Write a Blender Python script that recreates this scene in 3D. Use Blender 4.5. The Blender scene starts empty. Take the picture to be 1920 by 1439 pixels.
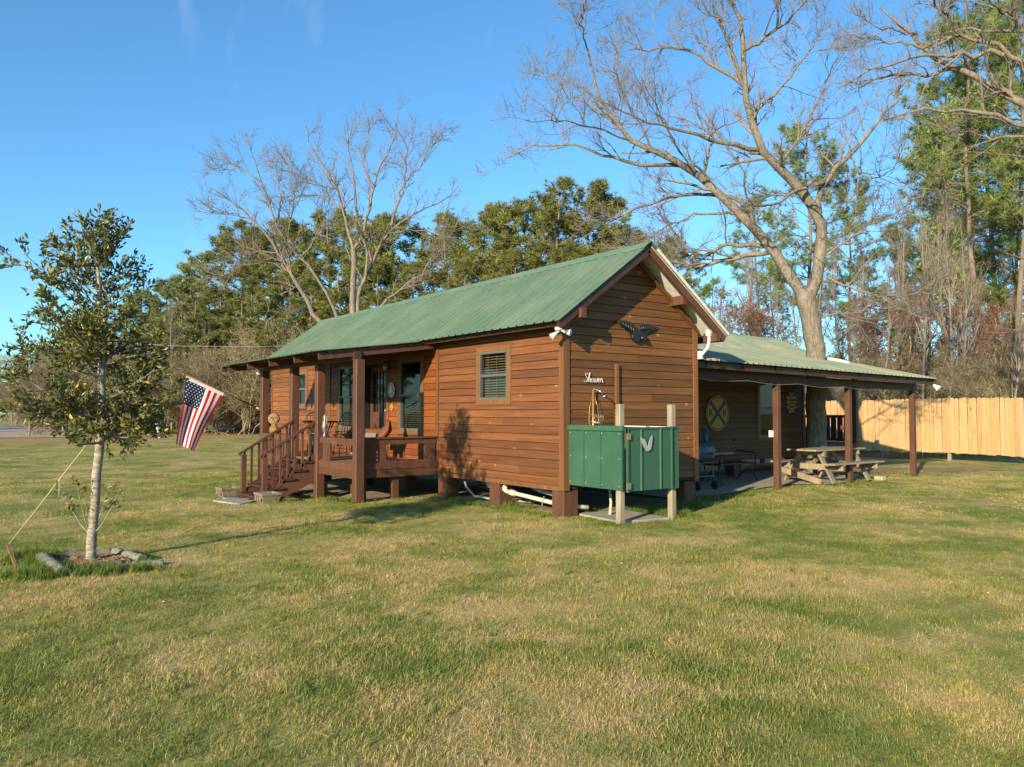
import bpy, math, random
import numpy as np
from mathutils import Vector, Matrix

# ------------------------------------------------------------------ camera, sky, sun, exposure
SC = bpy.context.scene
COL = SC.collection
CAMP = Vector((9.117, -7.722, 1.62)); YAW = 0.9352; PITCH = 0.03688; ROLL = 0.0006; FPX = 1447.3
SUN_EL = math.radians(17.3); SUN_H = Vector((0.400, -0.9165))       # horizontal direction towards the sun
_fw = Vector((-math.sin(YAW)*math.cos(PITCH), math.cos(YAW)*math.cos(PITCH), math.sin(PITCH)))
_r0 = Vector((math.cos(YAW), math.sin(YAW), 0)); _u0 = _r0.cross(_fw)
_r = _r0*math.cos(ROLL)+_u0*math.sin(ROLL); _u = _u0*math.cos(ROLL)-_r0*math.sin(ROLL)
cam = bpy.data.cameras.new('camera'); camo = bpy.data.objects.new('camera', cam); COL.objects.link(camo)
cam.sensor_width = 36; cam.sensor_fit = 'HORIZONTAL'; cam.lens = FPX/1920*36; cam.clip_start = .05; cam.clip_end = 2000
camo.matrix_world = Matrix(((_r.x, _u.x, -_fw.x, CAMP.x), (_r.y, _u.y, -_fw.y, CAMP.y), (_r.z, _u.z, -_fw.z, CAMP.z), (0, 0, 0, 1)))
SC.camera = camo
W = bpy.data.worlds.new('World'); SC.world = W; W.use_nodes = True
wn = W.node_tree; wn.nodes.clear()
sky = wn.nodes.new('ShaderNodeTexSky'); sky.sky_type = 'NISHITA'; sky.sun_disc = False
sky.sun_elevation = SUN_EL; sky.sun_rotation = math.atan2(SUN_H.x, SUN_H.y)
sky.air_density = 1.0; sky.dust_density = 0.35; sky.ozone_density = 2.2; sky.altitude = 50
bg = wn.nodes.new('ShaderNodeBackground'); bg.inputs[1].default_value = 0.125
wo = wn.nodes.new('ShaderNodeOutputWorld')
# a few faint cirrus streaks
tc = wn.nodes.new('ShaderNodeTexCoord'); mp = wn.nodes.new('ShaderNodeMapping'); mp.inputs['Scale'].default_value = (3.0, 9.0, 2.2)
mp.inputs['Rotation'].default_value = (0, .5, .9)
nz = wn.nodes.new('ShaderNodeTexNoise'); nz.inputs['Scale'].default_value = 1.3; nz.inputs['Detail'].default_value = 6; nz.inputs['Roughness'].default_value = .55
rp = wn.nodes.new('ShaderNodeValToRGB'); rp.color_ramp.elements[0].position = .60; rp.color_ramp.elements[1].position = .88
rp.color_ramp.elements[1].color = (.22, .22, .22, 1)
mx = wn.nodes.new('ShaderNodeMixRGB'); mx.inputs[2].default_value = (4.6, 5.6, 6.8, 1)
wn.links.new(tc.outputs['Generated'], mp.inputs[0]); wn.links.new(mp.outputs[0], nz.inputs[0]); wn.links.new(nz.outputs[0], rp.inputs[0])
tn = wn.nodes.new('ShaderNodeMixRGB'); tn.blend_type = 'MULTIPLY'; tn.inputs[0].default_value = 1; tn.inputs[2].default_value = (.49, .835, 1.02, 1)
wn.links.new(sky.outputs[0], tn.inputs[1])
wn.links.new(rp.outputs[0], mx.inputs[0]); wn.links.new(tn.outputs[0], mx.inputs[1]); wn.links.new(mx.outputs[0], bg.inputs[0]); wn.links.new(bg.outputs[0], wo.inputs[0])
sl = bpy.data.lights.new('sun', 'SUN'); sl.energy = 4.8; sl.angle = math.radians(.55); sl.color = (1.0, .82, .56)
so = bpy.data.objects.new('sun', sl); COL.objects.link(so); so.location = (20, -40, 30)
_sd = Vector((SUN_H.x*math.cos(SUN_EL), SUN_H.y*math.cos(SUN_EL), math.sin(SUN_EL)))
so.rotation_euler = _sd.to_track_quat('Z', 'Y').to_euler()
SC.view_settings.view_transform = 'Standard'; SC.view_settings.look = 'None'; SC.view_settings.gamma = 1
SC.view_settings.exposure = 0.95; SC.view_settings.use_curve_mapping = False
SC.render.engine = 'CYCLES'; SC.cycles.use_denoising = True; SC.cycles.max_bounces = 6; SC.cycles.transparent_max_bounces = 8
SC.cycles.diffuse_bounces = 3; SC.cycles.caustics_reflective = False; SC.cycles.caustics_refractive = False

# ------------------------------------------------------------------ pixel rays -> places (a pixel gives a direction; the plane it meets gives the distance)
def ray(px, py): return _fw + _r*((px-960)/FPX) - _u*((py-719.5)/FPX)
def on(axis, val, px, py):
    d = ray(px, py); t = (val-CAMP[axis])/d[axis]; return CAMP+d*t
def at(depth, px, py): return CAMP+ray(px, py)*depth
def sstep(a, b, x):
    t = np.clip((x-a)/(b-a), 0, 1); return t*t*(3-2*t)
def gz(x, y):     # lie of the ground: a little lower to the left of the stairs
    return -0.13*sstep(4.3, 5.6, -np.asarray(x, float)) + 0.0*np.asarray(y, float)
def G(x, y): return float(gz(x, y))

# ------------------------------------------------------------------ mesh helpers
class MB:
    def __init__(s): s.v = []; s.f = []; s.mi = []; s.cur = 0; s.sm = False; s.smooth = []
    def add(s, vs, fs):
        b = len(s.v); s.v += [tuple(v) for v in vs]
        for f in fs: s.f.append([i+b for i in f]); s.mi.append(s.cur); s.smooth.append(s.sm)
        return s
    def box(s, a, b):
        x0, y0, z0 = a; x1, y1, z1 = b
        return s.add([(x0,y0,z0),(x1,y0,z0),(x1,y1,z0),(x0,y1,z0),(x0,y0,z1),(x1,y0,z1),(x1,y1,z1),(x0,y1,z1)],
                     [(0,3,2,1),(4,5,6,7),(0,1,5,4),(1,2,6,5),(2,3,7,6),(3,0,4,7)])
    def beam(s, p, q, w, h, up=(0,0,1)):      # rectangular bar from p to q, w across, h along up
        p = Vector(p); q = Vector(q); t = (q-p).normalized(); upv = Vector(up)
        if abs(t.dot(upv)) > .98: upv = Vector((1,0,0))
        a = t.cross(upv).normalized()*(w/2); b = a.cross(t).normalized()*(h/2)
        vs = [p-a-b, p+a-b, p+a+b, p-a+b, q-a-b, q+a-b, q+a+b, q-a+b]
        return s.add(vs, [(0,1,2,3),(7,6,5,4),(4,5,1,0),(5,6,2,1),(6,7,3,2),(7,4,0,3)])
    def tube(s, pts, r, n=8, cap=True):
        pts = [Vector(p) for p in pts]; k = len(pts)
        rr = [r]*k if not hasattr(r, '__len__') else list(r)
        b = len(s.v); prev = None
        for i, p in enumerate(pts):
            t = (pts[min(i+1, k-1)]-pts[max(i-1, 0)]).normalized()
            if prev is None:
                a = t.cross(Vector((0,0,1)))
                if a.length < .05: a = t.cross(Vector((1,0,0)))
            else: a = prev-t*prev.dot(t)
            a.normalize(); prev = a; c = t.cross(a)
            for j in range(n):
                th = 2*math.pi*j/n; s.v.append(tuple(p+(a*math.cos(th)+c*math.sin(th))*rr[i]))
        for i in range(k-1):
            for j in range(n):
                s.f.append([b+i*n+j, b+i*n+(j+1)%n, b+(i+1)*n+(j+1)%n, b+(i+1)*n+j]); s.mi.append(s.cur); s.smooth.append(True)
        if cap:
            s.f.append([b+j for j in range(n)][::-1]); s.mi.append(s.cur); s.smooth.append(False)
            s.f.append([b+(k-1)*n+j for j in range(n)]); s.mi.append(s.cur); s.smooth.append(False)
        return s
    def lathe(s, prof, c=(0,0,0), n=16, axis='z', sx=1, sy=1):      # prof: (radius, height) pairs
        b = len(s.v); k = len(prof); c = Vector(c)
        for (r, h) in prof:
            for j in range(n):
                th = 2*math.pi*j/n; x, y = r*math.cos(th)*sx, r*math.sin(th)*sy
                p = {'z': Vector((x, y, h)), 'x': Vector((h, x, y)), 'y': Vector((y, h, x))}[axis]
                s.v.append(tuple(c+p))
        for i in range(k-1):
            for j in range(n):
                s.f.append([b+i*n+j, b+i*n+(j+1)%n, b+(i+1)*n+(j+1)%n, b+(i+1)*n+j]); s.mi.append(s.cur); s.smooth.append(True)
        s.f.append([b+j for j in range(n)][::-1]); s.f.append([b+(k-1)*n+j for j in range(n)])
        s.mi += [s.cur]*2; s.smooth += [False]*2
        return s
    def plate(s, poly, n, t):      # polygon (3-D points) thickened by t along n
        n = Vector(n).normalized()*t; k = len(poly); P = [Vector(p) for p in poly]
        return s.add(P+[p+n for p in P], [list(range(k))[::-1], [k+i for i in range(k)]]+[[i, (i+1)%k, k+(i+1)%k, k+i] for i in range(k)])
    def mesh(s, name):
        me = bpy.data.meshes.new(name); me.from_pydata(s.v, [], s.f)
        me.polygons.foreach_set('material_index', s.mi); me.polygons.foreach_set('use_smooth', s.smooth); me.update(); return me
    def build(s, name, mats, parent=None, bevel=0, fixn=True):
        me = s.mesh(name)
        if fixn:
            import bmesh
            bm = bmesh.new(); bm.from_mesh(me); bmesh.ops.recalc_face_normals(bm, faces=bm.faces); bm.to_mesh(me); bm.free()
        for m in (mats if isinstance(mats, (list, tuple)) else [mats]): me.materials.append(m)
        o = obj(name, me, parent)
        if bevel:
            bv = o.modifiers.new('bevel', 'BEVEL'); bv.width = bevel; bv.segments = 1; bv.limit_method = 'ANGLE'
        return o
def obj(name, me, parent=None, loc=None, rot=None, scale=None, mtx=None):
    o = bpy.data.objects.new(name, me); COL.objects.link(o)
    if mtx is not None: o.matrix_basis = mtx
    if loc is not None: o.location = loc
    if rot is not None: o.rotation_euler = rot
    if scale is not None: o.scale = scale
    if parent is not None:
        o.parent = parent
        if parent.get('_w'): o.matrix_parent_inverse = Matrix.Translation(-Vector(parent['_w']))
        if parent.type == 'MESH' and parent.parent is not None and parent.parent.get('_w'):
            o.matrix_parent_inverse = Matrix.Identity(4)
    return o
def thing(name, label, cat, loc=(0,0,0), group=None, world=True):
    o = bpy.data.objects.new(name, None); COL.objects.link(o); o.location = loc; o.empty_display_size = .1
    if world: o['_w'] = list(loc)      # its parts are written in world coordinates
    return tag(o, label, cat, group)
def tag(o, label, cat, group=None):
    o['label'] = label; o['category'] = cat
    if group: o['group'] = group
    return o
def struct(o, kind='structure'): o['kind'] = kind; return o
def basis(o, x, y):
    x = Vector(x).normalized(); y = Vector(y); z = x.cross(y).normalized(); y = z.cross(x)
    return Matrix(((x.x,y.x,z.x,o[0]),(x.y,y.y,z.y,o[1]),(x.z,y.z,z.z,o[2]),(0,0,0,1)))
def text_mesh(txt, size, ext=.004):
    c = bpy.data.curves.new('t', 'FONT'); c.body = txt; c.size = size; c.extrude = ext; c.align_x = 'CENTER'; c.align_y = 'CENTER'
    o = bpy.data.objects.new('t', c); COL.objects.link(o)
    me = bpy.data.meshes.new_from_object(o.evaluated_get(bpy.context.evaluated_depsgraph_get()))
    bpy.data.objects.remove(o); return me

# ------------------------------------------------------------------ materials
class NT:
    def __init__(s, name):
        s.m = bpy.data.materials.new(name); s.m.use_nodes = True; s.t = s.m.node_tree
        s.b = s.t.nodes['Principled BSDF']; s.out = s.t.nodes['Material Output']
    def n(s, typ, **kw):
        nd = s.t.nodes.new(typ)
        for k, v in kw.items(): setattr(nd, k, v)
        return nd
    def l(s, a, b): s.t.links.new(a, b)
    def pos(s, scale=(1,1,1), obj=False, rot=(0,0,0)):
        g = s.n('ShaderNodeTexCoord').outputs['Object'] if obj else s.n('ShaderNodeNewGeometry').outputs['Position']
        m = s.n('ShaderNodeMapping'); m.inputs['Scale'].default_value = scale; m.inputs['Rotation'].default_value = rot
        s.l(g, m.inputs[0]); return m.outputs[0]
    def noise(s, vec, scale, detail=3, rough=.55, dist=0):
        n = s.n('ShaderNodeTexNoise'); n.inputs['Scale'].default_value = scale; n.inputs['Detail'].default_value = detail
        n.inputs['Roughness'].default_value = rough; n.inputs['Distortion'].default_value = dist; s.l(vec, n.inputs['Vector']); return n.outputs[0]
    def ramp(s, fac, *st):
        r = s.n('ShaderNodeValToRGB'); e = r.color_ramp.elements
        while len(e) < len(st): e.new(.5)
        for el, (p, c) in zip(e, st):
            el.position = p; el.color = (c, c, c, 1) if not hasattr(c, '__len__') else (*c, 1)
        s.l(fac, r.inputs[0]); return r.outputs[0]
    def mix(s, fac, a, b, mode='MIX'):
        m = s.n('ShaderNodeMixRGB', blend_type=mode)
        for i, x in ((0, fac), (1, a), (2, b)):
            if isinstance(x, (int, float)): m.inputs[i].default_value = x if i == 0 else (x, x, x, 1)
            elif isinstance(x, tuple): m.inputs[i].default_value = (*x, 1)
            else: s.l(x, m.inputs[i])
        return m.outputs[0]
    def math(s, op, a, b=0):
        m = s.n('ShaderNodeMath', operation=op)
        for i, x in ((0, a), (1, b)):
            if isinstance(x, (int, float)): m.inputs[i].default_value = x
            else: s.l(x, m.inputs[i])
        return m.outputs[0]
    def rnd(s): return s.n('ShaderNodeObjectInfo').outputs['Random']
    def vary(s, col, lo=.85, hi=1.12):      # piece-to-piece brightness
        return s.mix(1.0, col, s.ramp(s.rnd(), (0, lo), (1, hi)), 'MULTIPLY')
    def bump(s, h, st=.3, d=.02):
        b = s.n('ShaderNodeBump'); b.inputs['Strength'].default_value = st; b.inputs['Distance'].default_value = d
        s.l(h, b.inputs['Height']); s.l(b.outputs[0], s.b.inputs['Normal'])
    def done(s, col, rough=.6, metal=0, spec=.5):
        if isinstance(col, tuple): s.b.inputs['Base Color'].default_value = (*col, 1)
        else: s.l(col, s.b.inputs['Base Color'])
        if isinstance(rough, (int, float)): s.b.inputs['Roughness'].default_value = rough
        else: s.l(rough, s.b.inputs['Roughness'])
        s.b.inputs['Metallic'].default_value = metal; s.b.inputs['Specular IOR Level'].default_value = spec; return s.m
def plain(name, c, rough=.6, metal=0, spec=.5, nz=.12, sc=9):
    t = NT(name); k = t.noise(t.pos(), sc, 4)
    return t.done(t.mix(1.0, c, t.ramp(k, (.3, 1-nz), (.7, 1+nz)), 'MULTIPLY'), rough, metal, spec)
def siding(name, axis, c0, c1, c2, knots=.5, weather=.35):
    t = NT(name); s = [26, 26, 26]; s[axis] = 1.1
    gr = t.noise(t.pos(tuple(s)), 1.0, 5, .6, .4)
    s2 = [9, 9, 9]; s2[axis] = .7
    band = t.noise(t.pos(tuple(s2)), 1.0, 3, .5, .8)
    c = t.ramp(gr, (.25, c0), (.55, c1), (.8, c2))
    c = t.mix(t.ramp(band, (.45, 0), (.8, .4)), c, tuple(x*.62 for x in c1))
    big = t.noise(t.pos((.9, .9, 1.3)), 1.0, 4, .6)
    c = t.mix(t.ramp(big, (.45, 0), (.72, weather)), c, (c1[0]*.55, c1[1]*.6, c1[2]*.75))
    c = t.vary(c, .74, 1.2)
    v = t.n('ShaderNodeTexVoronoi'); s3 = [3.6, 3.6, 3.6]; s3[axis] = 2.1
    t.l(t.pos(tuple(s3)), v.inputs['Vector']); v.inputs['Scale'].default_value = 1.0
    kn = t.ramp(v.outputs['Distance'], (.055, 1), (.10, 0))
    c = t.mix(t.math('MULTIPLY', kn, knots), c, (c2[0]*1.9, c2[1]*1.9, c2[2]*1.7))
    t.bump(gr, .35, .006)
    return t.done(c, .62, 0, .35)
def paintwood(name, c, obj=False):      # brown stained lumber
    t = NT(name); g = t.noise(t.pos((14, 14, 2.0)), 1.0, 4, .6, .3); b = t.noise(t.pos((2, 2, 2)), 1.0, 3)
    col = t.mix(1.0, c, t.ramp(g, (.3, .78), (.7, 1.18)), 'MULTIPLY'); col = t.mix(1.0, col, t.ramp(b, (.35, .85), (.7, 1.1)), 'MULTIPLY')
    t.bump(g, .25, .004); return t.done(t.vary(col, .9, 1.08), .55, 0, .4)
M = {}
M['sideA'] = siding('siding_front', 0, (0.0944,0.0347,0.0109), (0.1634,0.0611,0.0202), (0.2252,0.0958,0.0351))
M['sideB'] = siding('siding_porch', 0, (0.1404,0.0395,0.0082), (0.2145,0.0629,0.0129), (0.2661,0.0894,0.0218), .25, .2)
M['sideC'] = siding('siding_far', 0, (0.1118,0.0405,0.0106), (0.2011,0.0736,0.0192), (0.2682,0.1141,0.0355), .4, .5)
M['sideG'] = siding('siding_gable', 1, (0.0968,0.0409,0.0119), (0.1597,0.0689,0.0203), (0.2274,0.1070,0.0373), .75)
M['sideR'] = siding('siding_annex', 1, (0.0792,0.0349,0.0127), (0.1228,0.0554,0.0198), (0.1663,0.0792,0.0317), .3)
M['trim'] = siding('trim_board', 2, (0.1260,0.0534,0.0193), (0.1852,0.0830,0.0326), (0.2371,0.1170,0.0503), .2, .2)
M['brown'] = paintwood('brown_stain', (0.0994,0.0432,0.0258))
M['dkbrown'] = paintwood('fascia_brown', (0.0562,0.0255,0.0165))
M['deck'] = paintwood('deck_boards', (.24,.135,.075))
M['greyw'] = paintwood('weathered_wood', (0.2665,0.2180,0.1453))
M['treated'] = paintwood('treated_post', (0.2635,0.2295,0.1658))
def metalroof(name, c, obj_=False, dirt=(.30,.31,.22), amount=.3):
    t = NT(name); k = t.noise(t.pos((1.3,1.3,1.3)), 1.0, 5, .6); f = t.noise(t.pos((9,9,9)), 1.0, 3)
    col = t.mix(t.ramp(k, (.42, 0), (.75, amount)), c, dirt); col = t.mix(1.0, col, t.ramp(f, (.3,.93),(.7,1.07)), 'MULTIPLY')
    return t.done(t.vary(col, .92, 1.06), t.ramp(k, (.3, .38), (.8, .55)), 0, .45)
M['roof'] = metalroof('green_roof_metal', (0.1046,0.1674,0.1046), amount=.24)
M['roof2'] = metalroof('faded_roof_metal', (0.1423,0.1883,0.1381), dirt=(0.3013,0.2762,0.1758), amount=.85)
M['primer'] = plain('metal_underside', (.80,.80,.74), .5)
M['dblind'] = plain('dark_blind', (.07,.07,.06), .6)
M['greenp'] = metalroof('green_stall_metal', (0.0315,0.0951,0.0570), dirt=(0.0683,0.1358,0.0855), amount=.55)
M['white'] = plain('white_paint', (0.6630,0.6545,0.6120), .4)
M['pvc'] = plain('white_pvc', (.52,.48,.38), .35)
M['black'] = plain('black_metal', (.014,.014,.015), .42)
M['rubber'] = plain('black_rubber', (.02,.02,.021), .7)
M['winframe'] = plain('window_frame', (0.1054,0.0992,0.0868), .4)
M['blind'] = plain('blind_slats', (.30,.22,.12), .6)
M['chrome'] = plain('chrome', (.75,.75,.75), .18, 1)
M['copper'] = plain('copper_pipe', (.72,.40,.16), .35, .7)
M['grey'] = plain('grey_metal', (.38,.38,.36), .4, .3)
M['concrete'] = plain('concrete', (0.3200,0.2880,0.2320), .85, nz=.2, sc=6)
M['stone'] = plain('cast_stone', (0.1685,0.1466,0.0936), .9, nz=.35, sc=14)
M['slate'] = plain('paver', (.28,.28,.26), .85, nz=.2)
M['interior'] = plain('dark_interior', (.035,.03,.026), .9)
M['leather'] = plain('saddle_leather', (.17,.065,.03), .42, nz=.3)
M['dleather'] = plain('dark_leather', (.035,.022,.016), .5)
M['carved'] = plain('carved_wood', (.20,.105,.04), .7, nz=.4, sc=25)
M['yellow'] = plain('sign_yellow', (.34,.23,.035), .5)
M['timber'] = plain('landscape_timber', (0.1674,0.1674,0.1240), .9, nz=.35, sc=12)
M['signblack'] = plain('sign_black', (.015,.015,.014), .5)
M['blue'] = plain('grill_blue', (.055,.115,.135), .45, nz=.25)
M['rust'] = plain('rusty_steel', (.17,.075,.03), .8, nz=.4)
M['brass'] = plain('aged_brass', (.42,.31,.14), .4, .6)
M['lampw'] = plain('lamp_white', (0.6970,0.6970,0.6800), .3)
M['ovalblue'] = plain('oval_blue_grey', (.20,.25,.27), .5)
M['red'] = plain('red_plastic', (.45,.05,.03), .5)
M['beige'] = plain('plaque_beige', (.33,.26,.16), .7, nz=.3, sc=30)
M['rope'] = plain('cord', (.50,.45,.35), .9)
def glassmat():
    t = NT('window_glass'); t.t.nodes.remove(t.b)
    fr = t.n('ShaderNodeFresnel'); fr.inputs[0].default_value = 1.6
    tr = t.n('ShaderNodeBsdfTransparent'); tr.inputs[0].default_value = (.62,.67,.66,1); gl = t.n('ShaderNodeBsdfGlossy'); gl.inputs['Roughness'].default_value = .02
    mx = t.n('ShaderNodeMixShader'); t.l(fr.outputs[0], mx.inputs[0]); t.l(tr.outputs[0], mx.inputs[1]); t.l(gl.outputs[0], mx.inputs[2]); t.l(mx.outputs[0], t.out.inputs[0]); return t.m
M['glass'] = glassmat()
def picket_mat():
    t = NT('new_pine_picket'); g = t.noise(t.pos((30, 30, 1.5)), 1.0, 4, .6, .5)
    c = t.ramp(g, (.3, (.37,.225,.095)), (.6, (.50,.325,.150)), (.85, (.56,.39,.20)))
    v = t.n('ShaderNodeTexVoronoi'); t.l(t.pos((6, 6, 2.4)), v.inputs['Vector']); v.inputs['Scale'].default_value = 1
    c = t.mix(t.ramp(v.outputs['Distance'], (.06, .75), (.14, 0)), c, (.28,.12,.03))
    c = t.mix(t.ramp(t.rnd(), (.80, 0), (.97, .55)), c, (.27,.225,.15)); c = t.mix(t.ramp(t.noise(t.pos((1.5, 1.5, .8)), 1.0, 4), (.5, 0), (.8, .3)), c, (.36,.25,.12))
    return t.done(t.vary(c, .80, 1.12), .6, 0, .3)
M['picket'] = picket_mat()
def bark(name, a, b, zs=3.0, sc=14):
    t = NT(name); g = t.noise(t.pos((sc, sc, zs)), 1.0, 5, .65, .6); k = t.noise(t.pos((2, 2, 2)), 1.0, 4)
    c = t.ramp(g, (.3, a), (.62, b)); c = t.mix(t.ramp(k, (.5, 0), (.75, .5)), c, tuple(x*1.35 for x in b))
    t.bump(g, .8, .03); return t.done(c, .9, 0, .2)
M['barkpecan'] = bark('pecan_bark', (.075,.062,.050), (.245,.210,.170), 7.0, 24)
M['barktwig'] = bark('twig_bark', (.14,.118,.096), (.235,.20,.165), 5, 5)
M['barkpine'] = bark('pine_bark', (.085,.062,.048), (.22,.168,.125))
M['barksap'] = bark('sapling_bark', (.15,.13,.10), (.40,.36,.29), 38, 9)
M['barkbrush'] = bark('brush_bark', (.13,.105,.07), (.30,.25,.165), 5, 5)
def leafmat(name, a, b, c=None, rough=.5, trans=.25, tip=None):
    t = NT(name); at_ = t.n('ShaderNodeAttribute'); at_.attribute_name = 'var'
    col = t.ramp(at_.outputs['Fac'], (0, a), (.75, b), (1, c or b))
    col = t.vary(col, .78, 1.18)
    m = t.done(col, rough, 0, .35)
    if trans:
        tl = t.n('ShaderNodeBsdfTranslucent'); mx = t.n('ShaderNodeMixShader'); mx.inputs[0].default_value = trans
        t.l(col, tl.inputs[0]); t.l(t.b.outputs[0], mx.inputs[1]); t.l(tl.outputs[0], mx.inputs[2]); t.l(mx.outputs[0], t.out.inputs[0])
    return m
M['needle'] = leafmat('pine_needles', (0.1418,0.1663,0.0454), (0.2740,0.2835,0.0794), (0.4158,0.3780,0.1285), .55, .32)
M['needle2'] = leafmat('pine_needles_near', (0.1155,0.1694,0.0462), (0.2407,0.2888,0.0809), (0.3850,0.3850,0.1271), .55, .32)
M['oak'] = leafmat('oak_leaves', (.060,.078,.018), (.165,.165,.044), (.40,.33,.075), .36, .22)
M['spring'] = leafmat('spring_leaves', (0.1750,0.2750,0.0375), (0.3250,0.4500,0.0750), (0.4250,0.5250,0.1125), .5, .4)
M['redbud'] = leafmat('red_buds', (0.1848,0.0399,0.0315), (0.2856,0.0698,0.0473), (0.3024,0.1396,0.0630), .6, .3)
M['olive'] = leafmat('olive_brush_leaves', (0.1125,0.1125,0.0300), (0.2250,0.2100,0.0600), (0.3300,0.2700,0.0900), .6, .25)
M['evergreen'] = leafmat('evergreen_leaves', (0.0595,0.0935,0.0204), (0.1445,0.1870,0.0425), (0.2210,0.2550,0.0595), .5, .2)
M['weed'] = leafmat('weed_leaves', (0.0800,0.1300,0.0200), (0.1700,0.2400,0.0400), (0.2400,0.2800,0.0600), .5, .3)
def grass_col(t):      # green and straw patches, the same field on the ground and on the blades
    p = t.pos()
    a = t.noise(p, .62, 5, .62, .5); b = t.noise(p, 2.4, 4, .6); f = t.noise(p, .13, 3)
    k = t.mix(.34, a, b); k = t.mix(.22, k, f)
    return k
def groundmat():
    t = NT('lawn_ground'); k = grass_col(t); fine = t.noise(t.pos(), 30, 4, .7)
    c = t.ramp(k, (.42, (.18,.21,.05)), (.505, (.325,.29,.095)), (.59, (.46,.35,.155)))
    c = t.mix(1.0, c, t.ramp(fine, (.3, .62), (.7, 1.25)), 'MULTIPLY')
    # straw-coloured mown strip far out on the left
    sp = t.n('ShaderNodeSeparateXYZ'); t.l(t.n('ShaderNodeNewGeometry').outputs['Position'], sp.inputs[0])
    d = t.math('ABSOLUTE', t.math('ADD', t.math('ADD', sp.outputs[0], 45.0), t.math('MULTIPLY', t.noise(t.pos(), .15, 3), 5)))
    c = t.mix(t.ramp(t.math('DIVIDE', d, 10), (.3, .85), (.75, 0)), c, (.36,.25,.115))
    t.bump(fine, .6, .03)
    return t.done(c, .95, 0, .1)
M['ground'] = groundmat()
def blademat():
    t = NT('grass_blades'); k = grass_col(t); r = t.rnd()
    at_ = t.n('ShaderNodeAttribute'); at_.attribute_name = 'var'
    k2 = t.math('ADD', k, t.math('MULTIPLY', t.math('SUBTRACT', t.mix(.6, r, at_.outputs['Fac']), .5), .17))
    c = t.ramp(k2, (.42, (.175,.245,.048)), (.51, (.38,.37,.105)), (.60, (.62,.475,.22)))
    m = t.done(c, .6, 0, .25)
    tl = t.n('ShaderNodeBsdfTranslucent'); mx = t.n('ShaderNodeMixShader'); mx.inputs[0].default_value = .38
    t.l(c, tl.inputs[0]); t.l(t.b.outputs[0], mx.inputs[1]); t.l(tl.outputs[0], mx.inputs[2]); t.l(mx.outputs[0], t.out.inputs[0]); return m
M['blade'] = blademat()
M['soil'] = plain('bare_soil', (0.2550,0.1997,0.1275), .95, nz=.3, sc=5)
M['gravel'] = plain('gravel', (.36,.30,.24), .95, nz=.35, sc=1.5)
M['litter'] = plain('leaf_litter', (.24,.145,.075), .95, nz=.4, sc=9)
# ------------------------------------------------------------------ ground
def axis_pts(lo, hi, c, fine, step):
    a = np.concatenate([np.linspace(lo, c-fine, 26)[:-1], np.arange(c-fine, c+fine, step), np.linspace(c+fine, hi, 26)]); return a
gx = axis_pts(-620, 420, -2, 14, .7); gy = axis_pts(-420, 620, 2, 14, .7)
X_, Y_ = np.meshgrid(gx, gy, indexing='ij'); Z_ = gz(X_, Y_)
vv = np.stack([X_, Y_, Z_], -1).reshape(-1, 3); nx, ny = len(gx), len(gy)
ii = (np.arange(nx-1)[:, None]*ny+np.arange(ny-1)[None]).ravel()
me = bpy.data.meshes.new('lawn'); me.from_pydata(vv.tolist(), [], np.stack([ii, ii+ny, ii+ny+1, ii+1], -1).tolist()); me.materials.append(M['ground'])
struct(obj('lawn', me))
def sheet(name, pts, mat, z=.004, kind='structure', wob=0, seed=0, thick=0):
    rng = random.Random(seed); P = []
    k = len(pts)
    for i in range(k):
        a, b = pts[i], pts[(i+1)%k]; n = max(1, int(math.hypot(b[0]-a[0], b[1]-a[1])/.35)) if wob else 1
        n = min(n, 60)
        for j in range(n):
            t = j/n; x = a[0]+(b[0]-a[0])*t+rng.uniform(-wob, wob); y = a[1]+(b[1]-a[1])*t+rng.uniform(-wob, wob); P.append((x, y, G(x, y)+z))
    m = MB()
    if thick: m.plate([(p[0], p[1], p[2]-z-.02) for p in P], (0,0,1), thick+.02+z)
    else: m.add(P, [list(range(len(P)))])
    o = m.build(name, mat)
    if kind: struct(o, kind)
    return o
sheet('bare_soil', [(-9.0,-1.4),(-3.9,-1.45),(-3.6,-.1),(-1.2,.12),(-.3,.35),(-.25,2.9),(-9,2.9)], M['soil'], .006, wob=.12)
sheet('patio', [(-3.6,3.2),(-.75,3.2),(-.55,4.6),(-.85,5.6),(-1.0,7.4),(-.5,8.2),(-.6,9.3),(-1.5,10.6),(-2.6,11.2),(-3.6,11.2)], M['concrete'], .03, wob=.05, seed=3)
sheet('leaf_litter', [(-12,11.4),(-2.4,11.2),(-1.5,12.6),(-.2,15.8),(1.5,17.2),(3,17.6),(4,22),(-20,24),(-16,16)], M['litter'], .008, wob=.25, seed=5)
gp = [on(2, -.13, *p) for p in [(-120,824),(0,822),(150,821),(300,813),(345,806),(330,798),(0,797.5),(-120,797.5)]]
sheet('gravel_road', [(p.x, p.y) for p in gp], M['gravel'], .03, wob=.0)
o = sheet('concrete_pad', [(-.1,.34),(.98,.22),(1.12,1.12),(.05,1.22)], M['concrete'], .0, kind=None, thick=.035)
tag(o, 'small square concrete pad under the green shower stall', 'slab')
for i, (pxs, lab) in enumerate([([(400,941),(440,936),(488,940),(450,948)], 'grey rectangular stepping slab at the foot of the porch stairs'),
                                ([(418,936),(436,934),(446,936),(425,938)], 'small thin paving stone beside the far stone planter')]):
    q = [on(2, -.13, *p) for p in pxs]; o = sheet('paving_slab', [(p.x, p.y) for p in q], M['slate'], 0, kind=None, thick=.03); tag(o, lab, 'paving slab')

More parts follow.
